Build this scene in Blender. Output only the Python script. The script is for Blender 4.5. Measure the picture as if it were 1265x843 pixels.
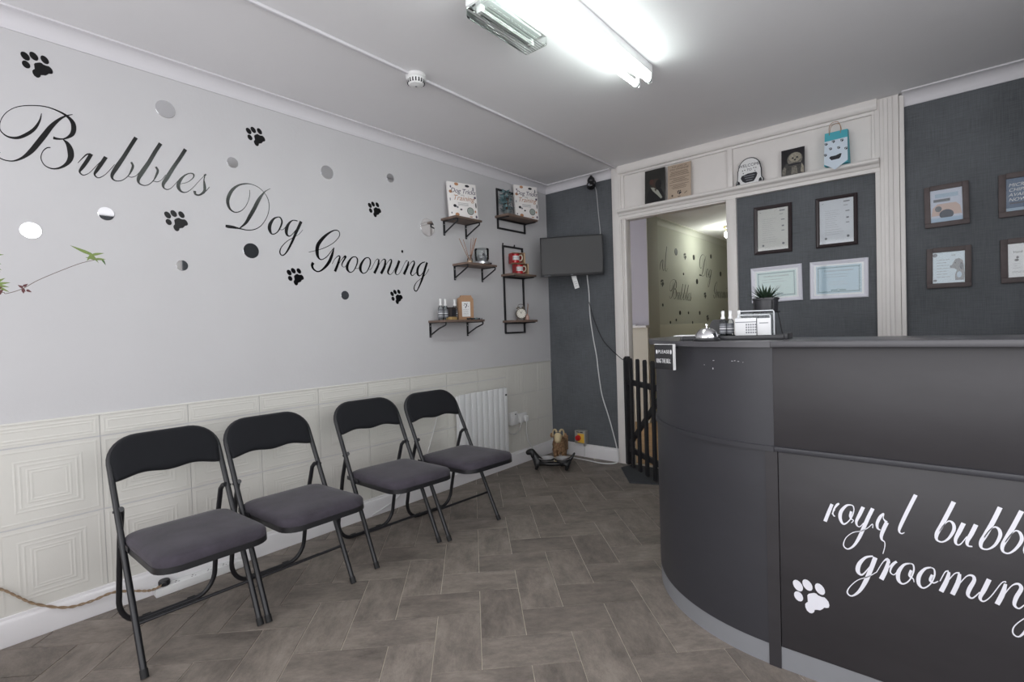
import bpy, bmesh, math, random
from mathutils import Vector, Matrix, Euler
for o in list(bpy.data.objects): bpy.data.objects.remove(o, do_unlink=True)
SC = bpy.context.scene
COL = SC.collection
PI = math.pi
random.seed(7)

# ------------------------------------------------------------------ camera
cam_d = bpy.data.cameras.new('camera'); cam = bpy.data.objects.new('camera', cam_d); COL.objects.link(cam)
cam_d.sensor_width = 36.0; cam_d.sensor_fit = 'HORIZONTAL'
cam_d.lens = 36.0*616.9/1265.0; cam_d.clip_start = 0.02; cam_d.clip_end = 100
_r = Vector((0.76156607, 0.64725521, -0.03283016)); _u = Vector((0.00946239, 0.03954664, 0.99917292)); _w = Vector((-0.6480182, 0.76124685, -0.0239928))
M = Matrix(((_r.x, _u.x, -_w.x, 2.8478), (_r.y, _u.y, -_w.y, 0.0), (_r.z, _u.z, -_w.z, 1.2), (0, 0, 0, 1)))
cam.matrix_world = M
SC.camera = cam

# ------------------------------------------------------------------ colour management, sky
SC.view_settings.view_transform = 'Standard'
SC.view_settings.look = 'None'
SC.view_settings.gamma = 1.0
SC.view_settings.use_curve_mapping = False
SC.view_settings.exposure = 0.30
SC.cycles.max_bounces = 16; SC.cycles.diffuse_bounces = 10
wd = bpy.data.worlds.new('sky'); SC.world = wd; wd.use_nodes = True
bgn = wd.node_tree.nodes['Background']
bgn.inputs[0].default_value = (0.97, 0.975, 1.0, 1); bgn.inputs[1].default_value = 2.75

# daylight portals of the shop windows (they only steer sampling of the sky)
def portal(loc, rot, sx, sy):
    ld = bpy.data.lights.new('window_portal', 'AREA'); ld.shape = 'RECTANGLE'; ld.size = sx; ld.size_y = sy
    ld.cycles.is_portal = True
    o = bpy.data.objects.new('window_portal', ld); COL.objects.link(o); o.location = loc; o.rotation_euler = rot
RX, FY, BY, H = 4.30, -1.50, 3.915, 2.55           # right wall x, shop front y, back wall y, ceiling
portal((2.05, FY-0.03, 1.40), (PI/2, 0, 0), 3.6, 2.2)
portal((3.93, 0.45, 1.60), (0, PI/2, 0), 1.8, 3.1)

# ------------------------------------------------------------------ materials
def lin(c):
    c = c/255.0
    return c/12.92 if c <= 0.04045 else ((c+0.055)/1.055)**2.4
def rgb(t): return (lin(t[0]), lin(t[1]), lin(t[2]), 1)
MATS = {}
def mat(name, col, rough=0.6, metal=0.0, spec=0.5, emit=None, estr=0, var=0.0, vscale=20.0, bump=0.0, bscale=80.0, stretch=(1,1,1), rnd=0.0, col2=None, coat=0, trans=0.0, sheen=0.0, objc=False, nr=0.62):
    if name in MATS: return MATS[name]
    m = bpy.data.materials.new(name); m.use_nodes = True
    nt = m.node_tree; b = nt.nodes['Principled BSDF']
    b.inputs['Base Color'].default_value = rgb(col); b.inputs['Roughness'].default_value = rough
    b.inputs['Metallic'].default_value = metal; b.inputs['Specular IOR Level'].default_value = spec
    if coat: b.inputs['Coat Weight'].default_value = coat; b.inputs['Coat Roughness'].default_value = 0.08
    if trans: b.inputs['Transmission Weight'].default_value = trans; b.inputs['IOR'].default_value = 1.45
    if sheen: b.inputs['Sheen Weight'].default_value = sheen; b.inputs['Sheen Roughness'].default_value = 0.4
    if emit: b.inputs['Emission Color'].default_value = rgb(emit); b.inputs['Emission Strength'].default_value = estr
    if var or bump or rnd:
        tc = nt.nodes.new('ShaderNodeTexCoord'); mp = nt.nodes.new('ShaderNodeMapping'); mp.inputs['Scale'].default_value = stretch
        if objc:
            oi = nt.nodes.new('ShaderNodeObjectInfo'); ad = nt.nodes.new('ShaderNodeVectorMath'); ad.operation = 'ADD'
            cx = nt.nodes.new('ShaderNodeCombineXYZ'); ml = nt.nodes.new('ShaderNodeMath'); ml.operation = 'MULTIPLY'; ml.inputs[1].default_value = 37
            nt.links.new(oi.outputs['Random'], ml.inputs[0]); nt.links.new(ml.outputs[0], cx.inputs[2]); nt.links.new(ml.outputs[0], cx.inputs[0])
            nt.links.new(tc.outputs['Object'], ad.inputs[0]); nt.links.new(cx.outputs[0], ad.inputs[1]); nt.links.new(ad.outputs[0], mp.inputs[0])
        else:
            ge = nt.nodes.new('ShaderNodeNewGeometry'); nt.links.new(ge.outputs['Position'], mp.inputs[0])
        nz = nt.nodes.new('ShaderNodeTexNoise'); nz.inputs['Scale'].default_value = vscale; nz.inputs['Detail'].default_value = 6 if nr < 0.7 else 12; nz.inputs['Roughness'].default_value = nr
        nt.links.new(mp.outputs[0], nz.inputs['Vector'])
        rp = nt.nodes.new('ShaderNodeValToRGB')
        c1 = rgb(col); c2 = rgb(col2) if col2 else tuple([x*(1+var) for x in c1[:3]])+(1,)
        c0 = tuple([x*(1-var) for x in c1[:3]])+(1,)
        rp.color_ramp.elements[0].color = c0; rp.color_ramp.elements[0].position = 0.3
        rp.color_ramp.elements[1].color = c2; rp.color_ramp.elements[1].position = 0.72
        nt.links.new(nz.outputs[0], rp.inputs[0]); src = rp.outputs[0]
        if rnd:
            oi2 = nt.nodes.new('ShaderNodeObjectInfo'); mr = nt.nodes.new('ShaderNodeMapRange'); mr.inputs['To Min'].default_value = 1-rnd; mr.inputs['To Max'].default_value = 1+rnd
            nt.links.new(oi2.outputs['Random'], mr.inputs[0])
            vm = nt.nodes.new('ShaderNodeVectorMath'); vm.operation = 'SCALE'; nt.links.new(src, vm.inputs[0]); nt.links.new(mr.outputs[0], vm.inputs['Scale']); src = vm.outputs[0]
        if var or rnd: nt.links.new(src, b.inputs['Base Color'])
        if bump:
            n2 = nt.nodes.new('ShaderNodeTexNoise'); n2.inputs['Scale'].default_value = bscale; n2.inputs['Detail'].default_value = 4
            nt.links.new(mp.outputs[0], n2.inputs['Vector'])
            bp = nt.nodes.new('ShaderNodeBump'); bp.inputs['Strength'].default_value = bump; bp.inputs['Distance'].default_value = 0.004
            nt.links.new(n2.outputs[0], bp.inputs['Height']); nt.links.new(bp.outputs[0], b.inputs['Normal'])
    MATS[name] = m
    return m
def wallpaper(name, col):
    if name in MATS: return MATS[name]
    m = bpy.data.materials.new(name); m.use_nodes = True; nt = m.node_tree; b = nt.nodes['Principled BSDF']; b.inputs['Roughness'].default_value = 0.75; b.inputs['Specular IOR Level'].default_value = 0.35
    ge = nt.nodes.new('ShaderNodeNewGeometry'); outs = []
    for sc in ((260, 260, 9), (14, 14, 300), (3, 3, 3)):
        mp = nt.nodes.new('ShaderNodeMapping'); mp.inputs['Scale'].default_value = sc; nt.links.new(ge.outputs['Position'], mp.inputs[0])
        nz = nt.nodes.new('ShaderNodeTexNoise'); nz.inputs['Scale'].default_value = 1.0; nz.inputs['Detail'].default_value = 3; nt.links.new(mp.outputs[0], nz.inputs['Vector']); outs.append(nz.outputs[0])
    a1 = nt.nodes.new('ShaderNodeMath'); a1.operation = 'ADD'; nt.links.new(outs[0], a1.inputs[0]); nt.links.new(outs[1], a1.inputs[1])
    a2 = nt.nodes.new('ShaderNodeMath'); a2.operation = 'ADD'; nt.links.new(a1.outputs[0], a2.inputs[0]); nt.links.new(outs[2], a2.inputs[1])
    rp = nt.nodes.new('ShaderNodeMapRange'); rp.inputs['From Min'].default_value = 1.0; rp.inputs['From Max'].default_value = 2.0; rp.inputs['To Min'].default_value = 0.70; rp.inputs['To Max'].default_value = 1.36
    nt.links.new(a2.outputs[0], rp.inputs[0])
    vm = nt.nodes.new('ShaderNodeVectorMath'); vm.operation = 'SCALE'; vm.inputs[0].default_value = rgb(col)[:3]; nt.links.new(rp.outputs[0], vm.inputs['Scale']); nt.links.new(vm.outputs[0], b.inputs['Base Color'])
    bp = nt.nodes.new('ShaderNodeBump'); bp.inputs['Strength'].default_value = 0.35; bp.inputs['Distance'].default_value = 0.002; nt.links.new(a1.outputs[0], bp.inputs['Height']); nt.links.new(bp.outputs[0], b.inputs['Normal'])
    MATS[name] = m; return m
def glassmat(name, tint=(250, 251, 251), k=1.45, gl=1.0):
    if name in MATS: return MATS[name]
    m = bpy.data.materials.new(name); m.use_nodes = True; nt = m.node_tree; nt.nodes.clear()
    out = nt.nodes.new('ShaderNodeOutputMaterial'); mx = nt.nodes.new('ShaderNodeMixShader'); tr = nt.nodes.new('ShaderNodeBsdfTransparent'); gs = nt.nodes.new('ShaderNodeBsdfGlossy')
    fr = nt.nodes.new('ShaderNodeFresnel'); fr.inputs[0].default_value = k; gs.inputs['Roughness'].default_value = 0.04; tr.inputs[0].default_value = rgb(tint)
    nt.links.new(fr.outputs[0], mx.inputs[0]); nt.links.new(tr.outputs[0], mx.inputs[1]); nt.links.new(gs.outputs[0], mx.inputs[2]); nt.links.new(mx.outputs[0], out.inputs[0])
    MATS[name] = m; return m

m_wall = mat('white_wall_paint', (198, 197, 199), 0.75, var=0.015, vscale=3, bump=0.12, bscale=55)
m_wallR = m_wall
m_ceil = mat('ceiling_paint', (232, 231, 233), 0.8, var=0.02, vscale=1.5, bump=0.1, bscale=30)
m_cove = mat('coving_paint', (214, 212, 216), 0.6)
m_cream = mat('cream_embossed_paper', (211, 209, 203), 0.6, var=0.01, vscale=6, bump=0.06, bscale=160)
m_wood_w = mat('white_gloss_paint', (224, 220, 217), 0.38, var=0.03, vscale=5)
m_skirt = mat('skirting_gloss_white', (224, 222, 224), 0.35)
m_dark = wallpaper('dark_linen_wallpaper', (90, 93, 97))
m_tile = mat('slate_look_vinyl', (104, 96, 91), 0.5, spec=0.4, var=0.36, vscale=9, bump=0.12, bscale=60, stretch=(0.55, 1.1, 1), rnd=0.13, col2=(152, 142, 133), objc=True, nr=0.80)
m_grout = mat('pale_grout', (190, 180, 166), 0.8)
m_black = mat('satin_black_steel', (28, 28, 32), 0.4, spec=0.5)
m_blackp = mat('black_plastic', (26, 26, 29), 0.42)
m_rub = mat('black_rubber', (22, 22, 24), 0.7)
m_velvet = mat('charcoal_velvet', (56, 51, 60), 0.85, var=0.34, vscale=9, bump=0.1, bscale=220, sheen=0.12)
m_velvet2 = mat('black_velvet_back', (24, 25, 29), 0.9, spec=0.3, var=0.05, vscale=14, sheen=0.05)
m_cnt = mat('anthracite_counter_paint', (52, 50, 53), 0.42, spec=0.45, var=0.12, vscale=4, stretch=(1, 1, 2.5))
m_cntc = mat('anthracite_curved_panel', (55, 55, 60), 0.4, spec=0.45, var=0.06, vscale=4, stretch=(1, 1, 2.5))
m_kick = mat('brushed_grey_kick', (150, 152, 157), 0.45, metal=0.3, var=0.04, vscale=4)
m_white = mat('white_vinyl_letter', (232, 232, 240), 0.45)
m_blk = mat('black_gloss_vinyl', (10, 10, 12), 0.22, spec=0.35)
m_mirror = mat('mirror_acrylic', (235, 236, 238), 0.02, metal=1.0)
m_dwood = mat('dark_stained_board', (112, 94, 84), 0.55, var=0.25, vscale=12, stretch=(1, 0.15, 1))
m_bwood = mat('grey_brown_driftwood', (84, 74, 74), 0.6, var=0.2, vscale=14, rnd=0.1)
m_paper = mat('white_paper', (226, 226, 228), 0.6)
m_ink = mat('grey_print', (120, 122, 128), 0.7)
m_inkd = mat('dark_print', (38, 38, 44), 0.7)
m_whp = mat('white_plastic', (226, 226, 226), 0.4)
m_wsat = mat('radiator_white', (222, 223, 224), 0.4)
m_glass = glassmat('clear_glass')
m_clr = glassmat('clear_plastic', (244, 247, 247), 1.4)
m_chrome = mat('polished_chrome', (225, 225, 228), 0.12, metal=1.0)
m_steel = mat('brushed_steel', (200, 200, 204), 0.28, metal=1.0)
m_kraft = mat('kraft_paper', (166, 130, 100), 0.75, var=0.05, vscale=30)
m_leaf = mat('green_leaf', (62, 92, 40), 0.5, var=0.25, vscale=40)
m_leafd = mat('dark_green_leaf', (38, 56, 40), 0.5, var=0.25, vscale=40)
m_teal = mat('dusty_teal_leaf', (84, 116, 124), 0.6, var=0.3, vscale=60, col2=(150, 178, 182))
m_stem = mat('brown_stem', (96, 74, 62), 0.7)

# ------------------------------------------------------------------ mesh builder
class MB:
    def __init__(s): s.v = []; s.f = []; s.m = []; s.mats = []; s.T = Matrix.Identity(4)
    def mi(s, m):
        if m not in s.mats: s.mats.append(m)
        return s.mats.index(m)
    def add(s, vs, fs, m):
        n = len(s.v); T = s.T
        s.v += [tuple(T @ Vector(p)) for p in vs]; s.f += [tuple(i+n for i in f) for f in fs]; s.m += [s.mi(m)]*len(fs)
        return s
    def box(s, x0, x1, y0, y1, z0, z1, m, bev=0.0):
        if bev <= 0:
            vs = [(x0,y0,z0),(x1,y0,z0),(x1,y1,z0),(x0,y1,z0),(x0,y0,z1),(x1,y0,z1),(x1,y1,z1),(x0,y1,z1)]
            return s.add(vs, [(0,3,2,1),(4,5,6,7),(0,1,5,4),(1,2,6,5),(2,3,7,6),(3,0,4,7)], m)
        bm = bmesh.new(); bmesh.ops.create_cube(bm, size=1)
        for v in bm.verts: v.co = Vector((x0+(v.co.x+.5)*(x1-x0), y0+(v.co.y+.5)*(y1-y0), z0+(v.co.z+.5)*(z1-z0)))
        bmesh.ops.bevel(bm, geom=bm.edges[:], offset=bev, segments=2, affect='EDGES', profile=0.5)
        bm.verts.index_update(); vs = [tuple(v.co) for v in bm.verts]; fs = [tuple(v.index for v in f.verts) for f in bm.faces]; bm.free()
        return s.add(vs, fs, m)
    def tube(s, path, r, m, seg=10, closed=False, caps=True):
        P = [Vector(p) for p in path]; n = len(P); rr = r if isinstance(r, (list, tuple)) else [r]*n
        vs = []; prev = None
        for i in range(n):
            a = P[i-1] if (i > 0 or closed) else P[i]; b = P[(i+1) % n] if (i < n-1 or closed) else P[i]
            t = (b-a).normalized()
            if prev is None:
                up = Vector((0,0,1)) if abs(t.z) < 0.9 else Vector((1,0,0)); u = t.cross(up).normalized()
            else:
                u = (prev - t*prev.dot(t))
                u = u.normalized() if u.length > 1e-6 else t.orthogonal().normalized()
            prev = u; w = t.cross(u)
            for k in range(seg):
                an = 2*PI*k/seg; vs.append(tuple(P[i] + (u*math.cos(an) + w*math.sin(an))*rr[i]))
        fs = []
        for i in range(n if closed else n-1):
            j = (i+1) % n
            for k in range(seg):
                l = (k+1) % seg; fs.append((i*seg+k, i*seg+l, j*seg+l, j*seg+k))
        if caps and not closed: fs.append(tuple(range(seg))[::-1]); fs.append(tuple((n-1)*seg+k for k in range(seg)))
        return s.add(vs, fs, m)
    def lathe(s, prof, m, seg=20, c=(0,0,0), sx=1, sy=1):
        vs = []; n = len(prof)
        for (r, z) in prof:
            for k in range(seg):
                a = 2*PI*k/seg; vs.append((c[0]+max(r, 1e-5)*math.cos(a)*sx, c[1]+max(r, 1e-5)*math.sin(a)*sy, c[2]+z))
        fs = []
        for i in range(n-1):
            for k in range(seg):
                l = (k+1) % seg; fs.append((i*seg+k, i*seg+l, (i+1)*seg+l, (i+1)*seg+k))
        fs.append(tuple(range(seg))[::-1]); fs.append(tuple((n-1)*seg+k for k in range(seg)))
        return s.add(vs, fs, m)
    def prism(s, poly, fn, d0, d1, m):
        """poly 2-D points; fn(a,b,d)->3-D; extruded between depths d0,d1"""
        n = len(poly); vs = [fn(a, b, d0) for a, b in poly] + [fn(a, b, d1) for a, b in poly]
        fs = [tuple(range(n))[::-1], tuple(range(n, 2*n))] + [(i, (i+1) % n, n+(i+1) % n, n+i) for i in range(n)]
        return s.add(vs, fs, m)
    def ell(s, cx, cy, cz, rx, ry, rz, m, seg=14, ring=8):
        vs = []; 
        for i in range(1, ring):
            t = PI*i/ring
            for k in range(seg):
                a = 2*PI*k/seg; vs.append((cx+rx*math.sin(t)*math.cos(a), cy+ry*math.sin(t)*math.sin(a), cz+rz*math.cos(t)))
        nb = len(vs); vs += [(cx, cy, cz+rz), (cx, cy, cz-rz)]; fs = []
        for i in range(ring-2):
            for k in range(seg): l = (k+1) % seg; fs.append((i*seg+k, (i+1)*seg+k, (i+1)*seg+l, i*seg+l))
        for k in range(seg): l = (k+1) % seg; fs.append((nb, k, l)); fs.append((nb+1, (ring-2)*seg+l, (ring-2)*seg+k))
        return s.add(vs, fs, m)
    def build(s, name, parent=None, loc=None, rot=None, smooth=True, angle=35):
        me = bpy.data.meshes.new(name); me.from_pydata(s.v, [], s.f)
        for m in s.mats: me.materials.append(m)
        me.polygons.foreach_set('material_index', s.m)
        bm = bmesh.new(); bm.from_mesh(me); bmesh.ops.recalc_face_normals(bm, faces=bm.faces[:]); bm.to_mesh(me); bm.free()
        if smooth:
            me.polygons.foreach_set('use_smooth', [True]*len(me.polygons)); me.set_sharp_from_angle(angle=math.radians(angle))
        me.update()
        o = bpy.data.objects.new(name, me); COL.objects.link(o)
        if parent is not None: o.parent = parent
        if loc: o.location = loc
        if rot: o.rotation_euler = rot
        return o
def B(*a, **k): return MB().box(*a, **k)
def tag(o, label, cat, group=None):
    o['label'] = label; o['category'] = cat
    if group: o['group'] = group
    return o
def thing(name, label, cat, loc=(0,0,0), rz=0.0, group=None, rot=None):
    o = bpy.data.objects.new(name, None); COL.objects.link(o); o.empty_display_size = 0.05
    o.location = loc; o.rotation_euler = rot if rot else (0, 0, rz)
    return tag(o, label, cat, group)
def struct(mb, name, parent=None, label=None, **k):
    o = mb.build(name, parent, **k)
    if parent is None: o['kind'] = 'structure'
    if label: o['label'] = label
    return o
def copy_tree(o, parent=None):
    c = o.copy(); COL.objects.link(c); c.parent = parent
    for ch in list(o.children): copy_tree(ch, c)
    return c
def text_mesh(s, size, m, ext=0.0004, shear=0.0, align='CENTER', spacing=1.0):
    cu = bpy.data.curves.new('txt', 'FONT'); cu.body = s; cu.size = size; cu.extrude = ext; cu.shear = shear; cu.align_x = align; cu.align_y = 'CENTER'; cu.space_character = spacing; cu.resolution_u = 3
    o = bpy.data.objects.new('txt', cu); COL.objects.link(o)
    dg = bpy.context.evaluated_depsgraph_get(); me = bpy.data.meshes.new_from_object(o.evaluated_get(dg))
    bpy.data.objects.remove(o, do_unlink=True); bpy.data.curves.remove(cu)
    me.materials.clear(); me.materials.append(m)
    return me
def add_text(mb, s, size, m, T, ext=0.0003, **k):
    me = text_mesh(s, size, m, ext, **k); old = mb.T; mb.T = old @ T
    mb.add([tuple(v.co) for v in me.vertices], [tuple(p.vertices) for p in me.polygons], m); mb.T = old
    bpy.data.meshes.remove(me)
RB = Matrix.Rotation(PI/2, 4, 'X')                       # text standing on a wall that faces -y
RL = Matrix.Rotation(PI/2, 4, 'Z') @ Matrix.Rotation(PI/2, 4, 'X')   # on a wall that faces +x
def TT(x, y, z): return Matrix.Translation((x, y, z))
def spline(pts, k=4):
    """Catmull-Rom through tuples"""
    out = []; n = len(pts)
    if n < 3:
        return [tuple(p) for p in pts]
    for i in range(n-1):
        p0 = pts[max(0, i-1)]; p1 = pts[i]; p2 = pts[i+1]; p3 = pts[min(n-1, i+2)]
        for j in range(k):
            t = j/k
            out.append(tuple(0.5*((2*b)+(-a+c)*t+(2*a-5*b+4*c-d)*t*t+(-a+3*b-3*c+d)*t**3) for a, b, c, d in zip(p0, p1, p2, p3)))
    out.append(tuple(pts[-1])); return out
def arc(cx, cy, r, a0, a1, n):
    return [(cx+r*math.cos(a0+(a1-a0)*i/n), cy+r*math.sin(a0+(a1-a0)*i/n)) for i in range(n+1)]
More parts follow.
